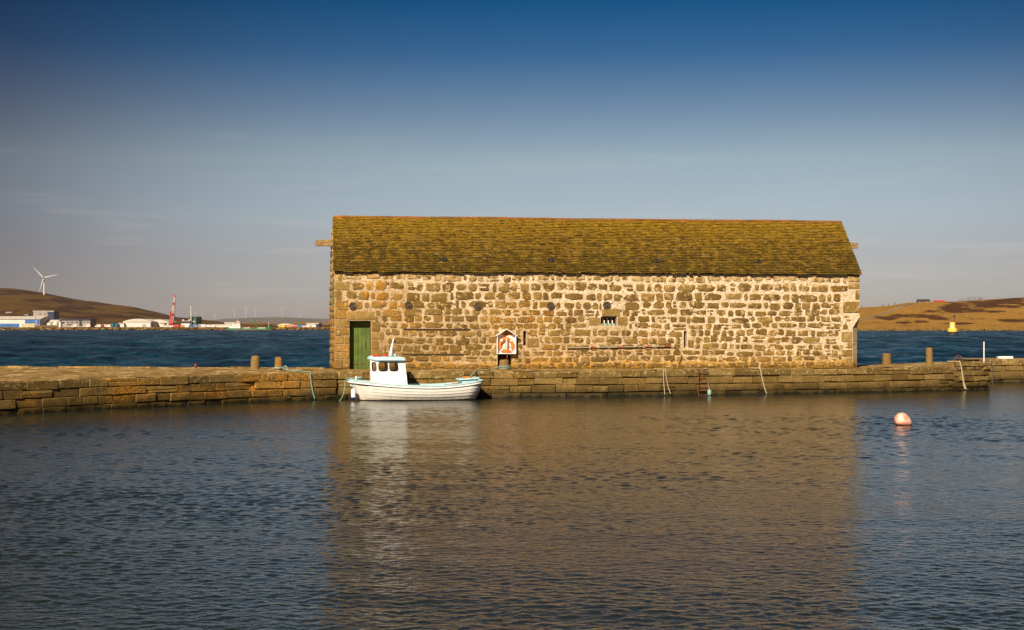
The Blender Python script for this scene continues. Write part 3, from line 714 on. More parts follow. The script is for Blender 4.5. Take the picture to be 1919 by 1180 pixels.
# wheelhouse
wh = empty('wheelhouse', parent=boat)
zb, zt = .50, 1.66
def wpt(x, y, z):      # walls lean in as they rise; the aft wall leans forward
    f = (z - zb) / (zt - zb); return Vector((x + (-.12 * f if x > 2 else -.06 * f), y * (1 - .07 * f), z))
xF, xC, xA = bx(694.5), bx(707), bx(760.5)
def panel(name, A, B, holes, mat=None):
    """wall between plan points A and B, split at holes; each hole (f0,f1,z0,z1) has a gasket and a pane"""
    cutsf = [0] + [(holes[i][1] + holes[i+1][0]) / 2 for i in range(len(holes) - 1)] + [1] if holes else [0, 1]
    wall = MB(); n = 28
    def pt(f, z): return wpt(A[0] + (B[0]-A[0])*f, A[1] + (B[1]-A[1])*f, z)
    nrm = Vector((B[1]-A[1], -(B[0]-A[0]), 0)).normalized()
    if not holes: wall.add([pt(0, zb), pt(1, zb), pt(1, zt), pt(0, zt)], [(0,1,2,3)])
    W = math.hypot(B[0]-A[0], B[1]-A[1]); gk, gl_ = MB(), MB()
    for i, (f0, f1, z0, z1) in enumerate(holes):
        o0, o1 = cutsf[i], cutsf[i+1]; cf, cz = (f0+f1)/2, (z0+z1)/2; inner, outer = [], []
        for k in range(n):
            a = 2*math.pi*(k + .5)/n; cx_, sx_ = math.cos(a), math.sin(a); q = (abs(cx_)**4.5 + abs(sx_)**4.5) ** (-1/4.5)
            inner.append((cf + cx_*q*(f1-f0)/2, cz + sx_*q*(z1-z0)/2))
            sc = 1 / max(abs(cx_), abs(sx_)); ex_, ey_ = cx_*sc, sx_*sc
            outer.append((cf + (o1-cf if ex_ > 0 else cf-o0)*ex_, cz + (zt-cz if ey_ > 0 else cz-zb)*ey_))
        # exact corners
        for cxn, czn in ((o0, zb), (o1, zb), (o1, zt), (o0, zt)):
            j = min(range(n), key=lambda k: abs(outer[k][0]-cxn)*W + abs(outer[k][1]-czn)); outer[j] = (cxn, czn)
        vi = [pt(*p) for p in inner]
        wall.add([pt(*p) for p in outer] + vi + [v - nrm*.04 for v in vi], [(k, (k+1) % n, n+(k+1) % n, n+k) for k in range(n)] + [(n+k, n+(k+1) % n, 2*n+(k+1) % n, 2*n+k) for k in range(n)])
        gk.tube([v + nrm*.004 for v in vi + vi[:2]], .013, 6, False); gl_.add([v - nrm*.015 for v in vi], [tuple(range(n))])
    o = wall.build(name, M['boat_white'], wh)
    if holes: gk.build('window_gasket', M['black'], wh); gl_.build('window_pane', M['glass'], wh)
hs = .60; wz = (1.22, 1.58)
def fs_(px): return (bx(px) - xC) / (xA - .06 - xC)
side = [(fs_(708.5), fs_(724.5), *wz), (fs_(727.5), fs_(744.5), *wz)]
panel('side_wall', (xC, -hs), (xA, -hs), side); panel('side_wall', (xA, hs), (xC, hs), [(1-b, 1-a, c, d) for a, b, c, d in side[::-1]])
panel('front_wall', (xF, -.28), (xC, -hs), [(.22, .82, *wz)]); panel('front_wall', (xC, hs), (xF, .28), [(.18, .78, *wz)])
panel('front_wall', (xF, .28), (xF, -.28), [(.12, .88, *wz)])
panel('aft_wall', (xA, -hs), (xA, -.15), []); panel('aft_wall', (xA, .25), (xA, hs), [])
ol = [(bx(687.5), 0), (bx(689.5), -.25), (bx(700), -.58), (bx(708), -.70), (bx(735), -.71), (bx(755.5), -.70)]; ol = ol + [(x, -y) for x, y in ol[:0:-1]]; n = len(ol); cxr = bx(724)
mb = MB(); vs = []
for f, z in ((.96, 1.645), (1.0, 1.66), (1.0, 1.695), (.97, 1.75), (.87, 1.80)): vs += [(cxr + (x - cxr)*f, y*f, z + (.045 if x < bx(695) else 0)) for x, y in ol]
mb.add(vs, [(k*n+i, k*n+(i+1) % n, (k+1)*n+(i+1) % n, (k+1)*n+i) for k in range(4) for i in range(n)] + [tuple(range(n-1,-1,-1)), tuple(4*n+i for i in range(n))])
mb.build('wheelhouse_roof', M['pale_blue'], wh)
mx = bx(731); mb = MB(); mb.tube([(mx, 0, 1.83), (mx + .03, 0, 2.1), (mx + .09, 0, 2.40), (mx + .12, 0, 2.56)], [.085, .055, .03, .015], 8); ms = mb.build('mast', M['boat_white'], wh, smooth='all')
mb = MB(); mb.lathe([(.02, 0), (.04, .015), (.04, .07), (.02, .09)], 10, (mx + .17, -.02, 2.36)); mb.tube([(mx + .08, 0, 2.38), (mx + .17, -.02, 2.37)], .01, 6); mb.tube([(mx + .1, 0, 2.48), (mx + .2, 0, 2.5)], .008, 6); mb.build('mast_light', M['black'], ms)
mb = MB(); mb.lathe([(.05, 0), (.05, .09), (.03, .1)], 10, (mx + .17, -.2, 1.83)); mb.build('roof_fitting', M['pale_blue'], wh)
mb = MB(); mb.cbox(bx(762), bx(800), -.5, -.46, .56, .60, .005); mb.cbox(bx(762), bx(800), .46, .5, .56, .60, .005); mb.build('rail_batten', M['timber'], boat)
mb = MB(); mb.lathe([(.03, 0), (.03, .3), (.07, .32), (.07, .40), (.03, .42)], 10, (bx(765.5), .1, .62)); mb.build('exhaust_stack', M['black'], boat)
lk = MB(); vs = []        # stern locker with a tilted lid
x0, x1 = bx(857), bx(894)
lk.cbox(x0 + .12, x1, -.44, .44, .50, .80, .03); lk.build('stern_locker', M['pale_blue'], boat)
lk = MB(); Mx = Matrix.Translation((x0, 0, .83)) @ Matrix.Rotation(R(-4), 4, 'Y'); lk.cbox(-.02, x1 - x0 + .03, -.49, .49, -.03, .05, .025, M=Mx); lk.build('locker_lid', M['pale_blue'], boat)
mb = MB(); mb.box(LB - .62, LB - .57, -.2, .2, -.3, -.1); mb.build('skeg', M['hull'], boat)
# things on the boat
def bundle(name, x, y, z, lx, ly, lz, mat, label, cat, group=None, n=10):
    mb = MB(); prof = []; m = 12
    vs = []
    for i in range(n + 1):
        f = i / n; q = math.sin(math.pi * min(max(f, .02), .98)) ** .45
        for k in range(m):
            a = 2*math.pi*k/m; w = 1 + .18 * nz(i * .9, k * .8, x * 7)
            vs.append(bw(x + (f - .5)*lx, y + math.cos(a)*ly/2*q*w, z + lz/2 + math.sin(a)*lz/2*q*w))
    mb.add(vs, [(i*m+k, i*m+(k+1) % m, (i+1)*m+(k+1) % m, (i+1)*m+k) for i in range(n) for k in range(m)] + [tuple(range(m-1,-1,-1)), tuple(n*m+k for k in range(m))])
    o = mb.build(name, mat, None, smooth='all'); tag(o, label, cat, group); return o
bundle('life_jacket', bx(704.5), -.35, 1.785, .34, .34, .12, M['red'], 'longer red folded life jacket lying at the front of the wheelhouse roof', 'life jacket')
bundle('life_jacket', bx(719.5), -.28, 1.795, .22, .30, .11, M['red'], 'shorter red folded life jacket lying beside the mast on the wheelhouse roof', 'life jacket')
def coil(name, pos, r, turns, rr, mat, label, cat, T=lambda p: p):
    mb = MB(); pts = []
    for i in range(turns * 14 + 1):
        a = 2*math.pi*i/14; q = r * (.55 + .45 * math.sin(i * .37 + 1) ** 2)
        pts.append(T((pos[0] + q*math.cos(a), pos[1] + q*.8*math.sin(a), pos[2] + rr + i/(14*turns)*rr*2.5 + .01*math.sin(i*1.7))))
    mb.tube(pts, rr, 6); return tag(mb.build(name, mat, None, smooth='all'), label, cat)
coil('rope_coil', (bx(873), -.30, .885), .20, 3, .022, M['orange_net'], 'orange rope heaped on the pale blue stern locker lid', 'rope', lambda p: bw(*p))
coil('rope_coil', (bx(850), -.42, .60), .16, 4, .026, M['orange_net'], 'orange net rope heaped on the side deck before the stern locker', 'rope', lambda p: bw(*p))
coil('rope_coil', (bx(835), -.45, .60), .12, 3, .016, M['turq'], 'turquoise rope coil on the side deck of the boat', 'rope', lambda p: bw(*p))
coil('rope_coil', (bx(672), 0, .90), .14, 3, .018, M['turq'], 'turquoise and cream rope coil on the foredeck of the boat', 'rope', lambda p: bw(*p))
mb = MB(); mb.box(bx(764), bx(773), -.42, -.05, .36, .72); 
fe = empty('boat_fender', bw(bx(661), -.32, 0.04)); tag(fe, 'white cylindrical fender with blue end hanging at the bow of the boat', 'fender')
mb = MB(); mb.lathe([(.03, .46), (.075, .44), (.092, .40), (.092, .11)], 14); mb.build('body', M['boat_white'], fe, smooth=True)
mb = MB(); mb.lathe([(.0925, .11), (.088, .07), (.06, .02), (.02, .0)], 14); mb.build('end_cap', M['blue'], fe, smooth=True)
mb = MB(); mb.tube([(0, 0, .45), (.02, .06, .62), (.06, .22, .78)], .008, 5); mb.build('lanyard', M['rope'], fe)

# ---------------------------------------------------------------- posts, ropes, ladder
def catmull(pts, n=8):
    pts = [Vector(p) for p in pts]; q = [pts[0]*2 - pts[1]] + pts + [pts[-1]*2 - pts[-2]]; out = []
    for i in range(1, len(q) - 2):
        for k in range(n):
            t = k/n; a, b, c, d = q[i-1], q[i], q[i+1], q[i+2]
            out.append(.5*((2*b) + (c-a)*t + (2*a-5*b+4*c-d)*t*t + (3*b-a-3*c+d)*t**3))
    return out + [pts[-1]]
def rope(pts, r, mat, label, extra=None):
    r *= .78
    mb = MB(); mb.tube(catmull(pts), r, 7)
    if extra:
        for e in extra: mb.tube(catmull(e), r, 7)
    return tag(mb.build('rope', mat, None, smooth='all'), label, 'rope')
def post(px, Y, top, w, label, lean=0.0, mat='granite', z0=ZT - .06):
    x = (px - CX)/F*Y; h = top - z0; r = w/2; mb = MB(); n = 14; vs = []; lev = 9; sd_ = px
    for i in range(lev):
        f = i/(lev-1); q = (1.06 - .10*f) * (1 if i < lev-1 else .90)
        for k in range(n):
            a = 2*math.pi*k/n; w_ = 1 + .08*nz(math.cos(a)*1.2, math.sin(a)*1.2 + sd_, f*2.5)
            vs.append((lean*f*h + r*q*w_*math.cos(a), r*q*w_*math.sin(a), f*h + (.03*nz(a, sd_) if i == lev-1 else 0)))
    mb.add(vs, [(i*n+k, i*n+(k+1) % n, (i+1)*n+(k+1) % n, (i+1)*n+k) for i in range(lev-1) for k in range(n)] + [tuple((lev-1)*n+k for k in range(n)), tuple(range(n-1,-1,-1))])
    o = mb.build('mooring_post', M[mat], None, smooth=True); o.location = (x, Y, z0); return tag(o, label, 'post', 'stone mooring posts on the quay')
def ztop(px, py, Y): return P(px, py, Y).z
YA, YB2 = 63.6, 62.2
post(477.5, YA, ztop(477, 666.5, YA), .40, 'squat leaning stone mooring post, the left one of the pair left of the shed', .06)
post(522, YB2, ztop(522, 669, YB2), .33, 'stone mooring post with turquoise rope around its foot, nearest the shed door')
post(945, 63.35, ztop(945, 674, 63.3), .44, 'short stone mooring post in the wall recess below the lifebuoy')
post(1661.5, 70.8, ztop(1661, 662, 70.8), .44, 'squat round stone mooring post right of the shed')
tp = post(1742, 69.8, ztop(1742, 651, 69.8), .33, 'tall rust-streaked stone mooring post on the right of the quay', -.02)
mb = MB(); mb.lathe([(.06, -.06), (.06, 0), (.075, .03), (.05, .16), (.02, .18)], 10); o = mb.build('iron_spike', M['rust']); o.location = G(366.5, 65.3, ZT + .05); tag(o, 'small rusty iron spike on the far edge of the quay', 'iron spike')
def qf(px, z, out=0.06):       # point on the quay face
    Y = float(np.interp(px, [a for a, b in QF], [b for a, b in QF])) - out; return G(px, Y, z)
cpost = G(522, YB2, ZT)
ring = lambda c, r, z, n=12, a0=0.0, a1=6.6: [(c.x + r*math.cos(a0 + (a1-a0)*i/n), c.y + r*math.sin(a0 + (a1-a0)*i/n), z + .004*i) for i in range(n+1)]
rope(ring(cpost, .205, ZT + .06) + [tuple(cpost + Vector((.45, -.5, .03))), tuple(G(556, 60.6, ZT + .035)), tuple(qf(574, ZT + .04, -.25)), tuple(qf(581, ZT + .02, .05)), tuple(qf(583, .8)), tuple(qf(586, .4)), tuple(qf(590, .05, .1))], .026, M['turq'], 'turquoise mooring rope tied to a stone post and dropping into the water',
     [ring(cpost, .21, ZT + .10, 12, .5, 7.2), [tuple(cpost + Vector((.2, -.2, .08))), tuple(cpost + Vector((.35, -.28, .2))), tuple(cpost + Vector((.45, -.3, .06)))]])
rope([tuple(bw(.30, 0, .93)), tuple(bw(.02, -.04, .92)), tuple(bw(-.09, -.08, .80)), tuple(bw(-.13, -.1, .45)), tuple(bw(-.22, -.1, .15)), tuple(bw(-.34, -.1, -.02))], .018, M['turq'], 'pale turquoise bow rope hanging from the boat into the water')
cp = G(945, 63.35, ZT)
rope(ring(cp, .245, ZT + .05, 14, 3.1, 9.6) + [tuple(cp + Vector((-.6, -.6, .03))), tuple(G(915, 61.6, ZT + .03)), tuple(qf(905, ZT + .04, -.3)), tuple(qf(893, ZT + .04, .02)), tuple(bw(bx(884), .25, .97)), tuple(bw(bx(878), .1, .86))], .03, M['turq'], 'turquoise stern rope running from the boat to the post below the lifebuoy',
     [ring(cp, .25, ZT + .11, 14, .3, 6.8)])
rope([tuple(G(1225, 63.6, ZT + .03)), tuple(qf(1241, ZT + .04, -.25)), tuple(qf(1243, ZT + .0)), tuple(qf(1244, .6)), tuple(qf(1246, .05, .1))], .022, M['rope'], 'pale doubled rope hanging down the quay left of the ladder',
     [[tuple(qf(1243, ZT + .04, -.2)), tuple(qf(1247, ZT - .02)), tuple(qf(1251, .5)), tuple(qf(1257, .08, .1))]])
rope([tuple(qf(1319, ZT + .04, -.4)), tuple(qf(1325, ZT + .03, -.05)), tuple(qf(1327, .8, .12)), tuple(qf(1328, .4, .12)), tuple(qf(1333, .06, .12))], .02, M['rope'], 'pale rope with a turquoise float at its end beside the ladder')
mb = MB(); c0 = qf(1329.5, .13, .2); mb.lathe([(.02, -.13), (.08, -.1), (.095, 0), (.08, .1), (.03, .14)], 12); o = mb.build('rope_float', M['turq'], None, True); o.location = c0; tag(o, 'small turquoise float at the waterline below the ladder', 'float')
rope([tuple(G(1405, 64.9, ZT + .03)), tuple(qf(1416, ZT + .04, -.3)), tuple(qf(1424, ZT + .03, .03)), tuple(qf(1428, .75)), tuple(qf(1432, .35)), tuple(qf(1437, .02, .1))], .028, M['rope'], 'thick pale rope hanging down the quay right of the ladder')
rope([tuple(G(1775, 68.6, 1.36)), tuple(qf(1793, 1.37, -.3)), tuple(qf(1799, 1.34, .05)), tuple(qf(1803, .9)), tuple(qf(1806, .4)), tuple(qf(1811, .03, .12))], .035, M['rope'], 'thick cream rope hanging down the rough stepped end of the quay',
     [[tuple(qf(1797, 1.36, -.2)), tuple(qf(1801, 1.2)), tuple(qf(1804, .6)), tuple(qf(1808, .05, .1))]])
mb = MB(); c0 = qf(1796, 1.36, -.35); mb.torus((0, 0, .13), .17, .022, 'y', 20, 6, 0, math.pi); mb.tube([(-.17, 0, .13), (-.17, 0, -.1)], .022, 6); mb.tube([(.17, 0, .13), (.17, 0, -.1)], .022, 6)
o = mb.build('iron_hoop', M['rust']); o.location = c0; tag(o, 'rusty iron mooring hoop at the rough end of the quay', 'mooring hoop')
# ladder on the quay face
la, lb = qf(1309, 0, .13), qf(1326.5, 0, .13); lad = empty('quay_ladder', (la + lb)/2, math.atan2(lb.y-la.y, lb.x-la.x)); tag(lad, 'rusty iron ladder fixed to the quay wall', 'ladder')
hw = (lb - la).length/2
for s_ in (-1, 1):
    mb = MB(); mb.tube([(s_*hw, .35, ZT + .03), (s_*hw, .02, ZT + .03), (s_*hw, 0, ZT - .05), (s_*hw, 0, -.4)], .02, 6); mb.build('rail', M['rust'], lad)
for i in range(6):
    mb = MB(); mb.tube([(-hw, 0, .02 + i*.2), (hw, 0, .02 + i*.2)], .016, 6); mb.build('rung', M['rust'], lad)

# ---------------------------------------------------------------- things on the wall and quay
lh = empty('lifebuoy_housing', fw(fu(948), -.01, fz(948, 662.5)), TH); tag(lh, 'white gabled lifebuoy housing fixed to the shed wall', 'lifebuoy housing')
w2 = .43; hE = fz(948, 627) - fz(948, 662.5); hR = fz(948, 615.5) - fz(948, 662.5); dp = .26
mb = MB(); mb.prism([(-w2, 0), (w2, 0), (w2, hE), (0, hR - .03), (-w2, hE)], -.02, .0, 'y'); mb.build('back_panel', M['white'], lh)
for s_ in (-1, 1):
    mb = MB(); mb.box(min(s_*w2, s_*(w2-.03)), max(s_*w2, s_*(w2-.03)), -dp, -.02, .03, hE - .005); mb.build('side_panel', M['white'], lh)
    mb = MB(); e = s_*(w2 + .06); sl_ = (hR - hE)/w2; q = [(0, hR), (e, hR - abs(e)*sl_), (e, hR - abs(e)*sl_ - .035), (0, hR - .035)]; mb.prism(q if s_ < 0 else q[::-1], -dp - .05, .0, 'y'); mb.build('roof_board', M['white'], lh)
mb = MB(); mb.box(-w2, w2, -dp, -.0, -.005, .03); mb.build('bottom_shelf', M['white'], lh)
cz = .365 + .02; bo = empty('lifebuoy', fw(fu(948), -.11, fz(948, 662.5) + cz + .005), TH); tag(bo, 'orange lifebuoy with white bands inside the white housing', 'lifebuoy')
mb = MB(); mb.torus((0, 0, 0), .285, .075, 'y', 40, 12); mb.build('ring', M['orange'], bo, smooth='all')
for i in range(4):
    a = math.pi/4 + i*math.pi/2; mb = MB(); mb.torus((0, 0, 0), .285, .079, 'y', 4, 12, a - .10, a + .10); mb.build('reflective_band', M['white'], bo, smooth='all')
tl = MB()
for i in range(3):
    x = -.06 + i*.06; tl.tube(catmull([(x*.4, -.09, .29), (x, -.10, .1), (x*1.1, -.10, -.15), (x*.9, -.09, -.22), (x*.6, -.08, -.15), (x*.3, -.085, .1), (x*.3, -.09, .29)], 5), .012, 6)
tag(tl.build('throw_line', M['orange'], bo), 'orange throwing line hung in the middle of the ring')
tl = MB(); tl.tube(catmull([(.0, -.12, .3), (.01, -.135, .05), (-.005, -.13, -.2)]), .024, 6); tl.build('throw_bag', M['white'], bo)
tl = MB(); tl.tube(catmull([(.02, -.13, -.2), (.03, -.2, -.4), (.0, -.16, -.6), (-.06, -.05, -.76)]), .008, 5); tl.build('tail_line', M['orange'], bo)
M['pole_red'] = paint('worn_pole_red', (.40, .05, .03), .6, .3, 9)
M['pole_white'] = paint('worn_pole_white', (.36, .32, .26), .6, .3, 9, dirt=(.15, .12, .09))
# boat hook pole hung along the wall
bp = empty('boat_hook_pole', fw(fu(1160), -.09, fz(1160, 650)), TH); tag(bp, 'long thin pole banded white and red with a bent end hung on the shed wall', 'pole')
ub = fu(1160); segs = [(1062, 1106, 'white'), (1106, 1117, 'red'), (1117, 1156, 'white'), (1156, 1167, 'red'), (1167, 1205, 'white'), (1205, 1216, 'red'), (1216, 1244, 'white'), (1244, 1255, 'red')]
def zpole(px): return fz(px, np.interp(px, [1062, 1255], [651.5, 648.5])) - fz(1160, 650)
for a, b, m_ in segs:
    mb = MB(); mb.tube([(fu(a) - ub, 0, zpole(a)), (fu(b) - ub, 0, zpole(b))], .024, 8); mb.build('pole_band', M['pole_white' if m_ == 'white' else 'pole_red'], bp, smooth=True)
mb = MB(); mb.tube(catmull([(fu(x) - ub, 0, fz(x, y) - fz(1160, 650)) for x, y in ((1255, 648.5), (1264, 650), (1272, 656), (1275.5, 665), (1273, 675), (1270, 680))]), .02, 6); mb.build('bent_end', M['timber'], bp, smooth='all')
for px in (1080, 1160, 1240):
    mb = MB(); mb.tube([(fu(px) - ub, .12, zpole(px) - .06), (fu(px) - ub, -.05, zpole(px) - .06), (fu(px) - ub, -.06, zpole(px) - .01)], .014, 6); mb.build('bracket', M['rust'], bp)
# right-hand end of the quay
o = MB().tube([(0, 0, -.3), (0, 0, ztop(1844, 640, 76) - 1.2)], .035, 8).build('marker_pole', M['white'], None, True); o.location = G(1844, 76, 1.2); tag(o, 'thin white upright marker pole at the right end of the quay', 'pole')
tb = MB().cbox(0, .8, 0, .35, 0, .13, .01).build('white_plank', M['white']); tb.location = G(1871.5, 78.3, 1.27); tag(tb, 'short white plank lying on the far right of the quay', 'plank')
o = MB(); o.tube([(0, .0, -.6), (0, 0, 1.05), (0, .03, 1.15), (0, .3, 1.18)], .03, 8); o.tube([(-.5, .0, 1.16), (0, 0, 1.16)], .02, 6); o = o.build('iron_pipe', M['iron'], None, True); o.location = G(1859.5, 76.85, 0); tag(o, 'grey iron pipe running down the recessed right quay wall', 'pipe')
# mooring buoy
by = empty('mooring_buoy', G(1690, 44.1, 0)); tag(by, 'faded pink-orange round mooring buoy floating in the basin', 'buoy')
k = N('faded_buoy'); c = k.mix(k.rng(k.noise(5, 5, .6), .42, .62), (.78, .30, .18), (.85, .60, .48)); c = k.mix(k.rng(k.xyz()[2], .06, .0), c, (.05, .03, .02)); M['buoy_skin'] = k.fin(c, .4)
mb = MB(); n = 20; vs = []; lev = 16
ax = Vector((.80, 0, -.45)).normalized(); up = Vector((0, 1, 0)); sd2 = ax.cross(up)
for i in range(lev + 1):
    f = i/lev; a = math.pi*f; q = math.sin(a)*.235; d = -math.cos(a)*.235
    if f > .55: g = (f - .55)/.45; d = d + .10*g; q = q*(1 - .25*g) + .03*g
    for kk in range(n): b = 2*math.pi*kk/n; vs.append(Vector((0, 0, .15)) + ax*d + (up*math.cos(b) + sd2*math.sin(b))*q)
mb.add(vs, [(i*n+kk, i*n+(kk+1) % n, (i+1)*n+(kk+1) % n, (i+1)*n+kk) for i in range(lev) for kk in range(n)]); mb.build('float_body', M['buoy_skin'], by, smooth='all')
mb = MB(); e = Vector((0, 0, .15)) + ax*.30; mb.tube([e, e + ax*.10], [.045, .03], 8); mb.build('eye', M['black'], by)
# ---------------------------------------------------------------- far land
def skyf(pts): xs_ = [a for a, b in pts]; ys_ = [b for a, b in pts]; return lambda px: np.interp(px, xs_, ys_)
SK_L = skyf([(-900, 575), (-400, 556), (-150, 545), (0, 541.5), (20, 542), (40, 544), (81, 551), (136, 561.5), (190, 568), (249, 576), (295, 586), (318, 592.5), (346, 596), (375, 598.5), (400, 602), (430, 606), (520, 609.2), (700, 610)])
SK_G = skyf([(300, 612), (400, 607), (440, 604.5), (480, 604), (515, 606), (563, 603), (617, 604), (700, 606), (800, 612)])
SK_F = skyf([(250, 611), (330, 607), (380, 602), (421, 597.5), (461, 595.5), (515, 594), (560, 595.5), (600, 597), (640, 597), (800, 598), (1000, 606)])
SK_R = skyf([(1150, 613), (1250, 607), (1350, 597), (1450, 587), (1550, 580), (1612, 577), (1640, 575), (1665, 573), (1700, 567.5), (1715, 567), (1770, 566), (1790, 566), (1815, 564), (1860, 560.5), (1912, 558), (2050, 552), (2300, 548), (2700, 556), (3200, 580)])
def sm(t): t = np.clip(t, 0, 1); return t*t*(3 - 2*t)
def land(name, sk, px0, px1, Ys, Yr, Yb, z0, mat, npx, nY, amp=1.0, pw=1.25, mask=None):
    """hill rising from the shore at Ys to a ridge at Yr and falling behind it to Yb"""
    pxs = np.linspace(px0, px1, npx); Yv = np.concatenate([[Ys - 2], Ys + (Yr - Ys)*np.linspace(0, 1, nY)**1.1, Yr + (Yb - Yr)*np.linspace(.1, 1, 8)])
    def hgt(px, Y):
        zr = CH - (sk(px) - HZ)/F*Yr; f = sm((Y - Ys)/(Yr - Ys))**pw; z = z0 + (zr - z0)*f
        if Y > Yr: z = z0 + (zr - z0)*(1 - sm((Y - Yr)/(Yb - Yr)))
        X = (px - CX)/F*Y
        return z + amp*nz(X*.02, Y*.02)*min(1, max(0, (Y - Ys)/60)) * (.35 + .65*min(1, abs(Y - Yr)/200)) if Y > Ys - 1 else -1.5
    V = np.array([[((px - CX)/F*Y, Y, hgt(px, Y)) for px in pxs] for Y in Yv])
    o = grid_mesh(name, V, mat); tag(o, kind='structure')
    if mask:
        at = o.data.attributes.new('heather', 'FLOAT', 'POINT'); vals = []
        for r in V:
            for p in r: vals.append(mask(p[0]/p[1]*F + CX, HZ - (p[2] - CH)/p[1]*F, p[0], p[1]))
        at.data.foreach_set('value', vals)
    return hgt
def mat_moor(name, heath, grass, grass2, sc, bias=0.0):
    k = N(name); at = k.n('ShaderNodeAttribute', attribute_name='heather')
    n1 = k.noise(sc, 6, .68, stretch=(1, .6, 1.5)); n2 = k.noise(sc*7, 4, .6)
    g = k.mix(k.rng(n2, .35, .65), grass, grass2)
    hh = k.mix(k.rng(n2, .3, .7), tuple(x*.65 for x in heath), tuple(x*1.3 for x in heath))
    n1 = k.rng(n1, .3, .7, -.05, 1.05, False); m = k.math('ADD', k.math('ADD', at.outputs['Fac'], n1), bias)
    c = k.mix(k.rng(m, .82, 1.14), g, hh); c = k.mix(k.rng(k.noise(sc*22, 3), .6, .75, 0, .5), c, tuple(x*.5 for x in heath))
    k.bump(k.noise(sc*9, 4), .6, 2.0)
    return k.fin(k.ochre(c), 1.0, 0, .05)
M['moor_l'] = mat_moor('heather_moor', (.046, .020, .010), (.12, .068, .018), (.09, .05, .014), .018)
M['moor_r'] = mat_moor('golden_moor', (.075, .030, .012), (.37, .215, .05), (.22, .125, .03), .06)
M['moor_g'] = mat_moor('low_grass_hill', (.12, .075, .035), (.25, .16, .06), (.20, .13, .045), .02)
M['far_hill'] = paint('far_hill', (.10, .075, .055), 1.0, .2, .004, bump=0)
def ell(px, py, cx, cy, rx, ry): return max(0, 1 - ((px-cx)/rx)**2 - ((py-cy)/ry)**2)
def mask_r(px, py, X, Y):
    v = .12
    for e in ((1850, 572, 110, 10), (1800, 580, 75, 9), (1720, 592, 55, 5), (1745, 583, 40, 4), (1690, 590, 25, 4), (1690, 604, 22, 3), (1730, 602, 22, 3), (1870, 583, 30, 3), (2000, 570, 120, 12), (1890, 565, 60, 9), (1660, 596, 30, 4), (1760, 597, 30, 4), (1900, 600, 40, 5), (1800, 606, 40, 3)):
        v = max(v, .14 + .60*min(1, 1.15*ell(px, py, *e)))
    return v
def mask_l(px, py, X, Y):
    v = .50
    for e in ((60, 556, 60, 4), (25, 563, 25, 3), (190, 573, 40, 3), (220, 575, 60, 4)): v = min(v, .52 - .5*ell(px, py, *e))
    if py > 594: v -= .25*min(1, (py-594)/8)
    return v
hR_ = land('moorland_hill', SK_R, 1150, 3000, 948, 1250, 2200, .6, M['moor_r'], 420, 110, 1.6, 1.0, mask_r)
hL_ = land('heather_hill', SK_L, -900, 700, 1160, 2400, 4200, 2.2, M['moor_l'], 360, 110, 3.0, 1.3, mask_l)
hG_ = land('grassy_hill', SK_G, 300, 800, 2600, 3600, 5000, 1.0, M['moor_g'], 120, 40, 1.0, 1.0, lambda *a: .3)
hF_ = land('distant_hill', SK_F, 250, 1000, 6500, 8500, 12000, 1.0, M['far_hill'], 120, 30, 3.0, 1.0)
def find(px, py, hgt, Y0, Y1):
    Y = Y0
    while Y < Y1:
        if hgt(px, Y) >= CH - (py - HZ)/F*Y: return Y
        Y += 2.0
    return Y1
# rocky shore in front of the left bank
k = N('shore_rock'); r = k.rand(); c = k.ramp(r, [(0, (.05, .03, .014)), (.5, (.15, .09, .035)), (1, (.27, .175, .08))]); M['shore'] = k.fin(k.ochre(c), .95, 0, .1)
mb = MB()
def rocks(mb, px0, px1, Y, n, zmax, smin, smax):
    for i in range(n):
        px = random.uniform(px0, px1); y = Y + random.uniform(-4, 6); p = G(px, y, random.uniform(-.2, zmax)); s_ = random.uniform(smin, smax)
        vs = [p + Vector((random.uniform(.6, 1.2)*dx*s_, random.uniform(.6, 1.2)*dy*s_, random.uniform(.5, 1)*dz*s_)) for dx, dy, dz in ((-1,-.6,-.5),(1,-.6,-.5),(1,.6,-.5),(-1,.6,-.5),(-.6,-.4,.6),(.7,-.4,.6),(.6,.4,.6),(-.7,.4,.6))]
        mb.add(vs, [(0,3,2,1),(4,5,6,7),(0,1,5,4),(1,2,6,5),(2,3,7,6),(3,0,4,7)])
rocks(mb, -250, 660, 1157, 2600, 1.9, .5, 1.4)
tag(mb.build('shore_rocks', M['shore']), 'rough brown rock armour along the far left shore', 'rocks', kind='stuff')
mb = MB(); rocks(mb, 1500, 2050, 945, 900, .9, .3, 1.0)
tag(mb.build('shore_stones', M['shore']), 'low brown stones along the far right shore', 'rocks', kind='stuff')

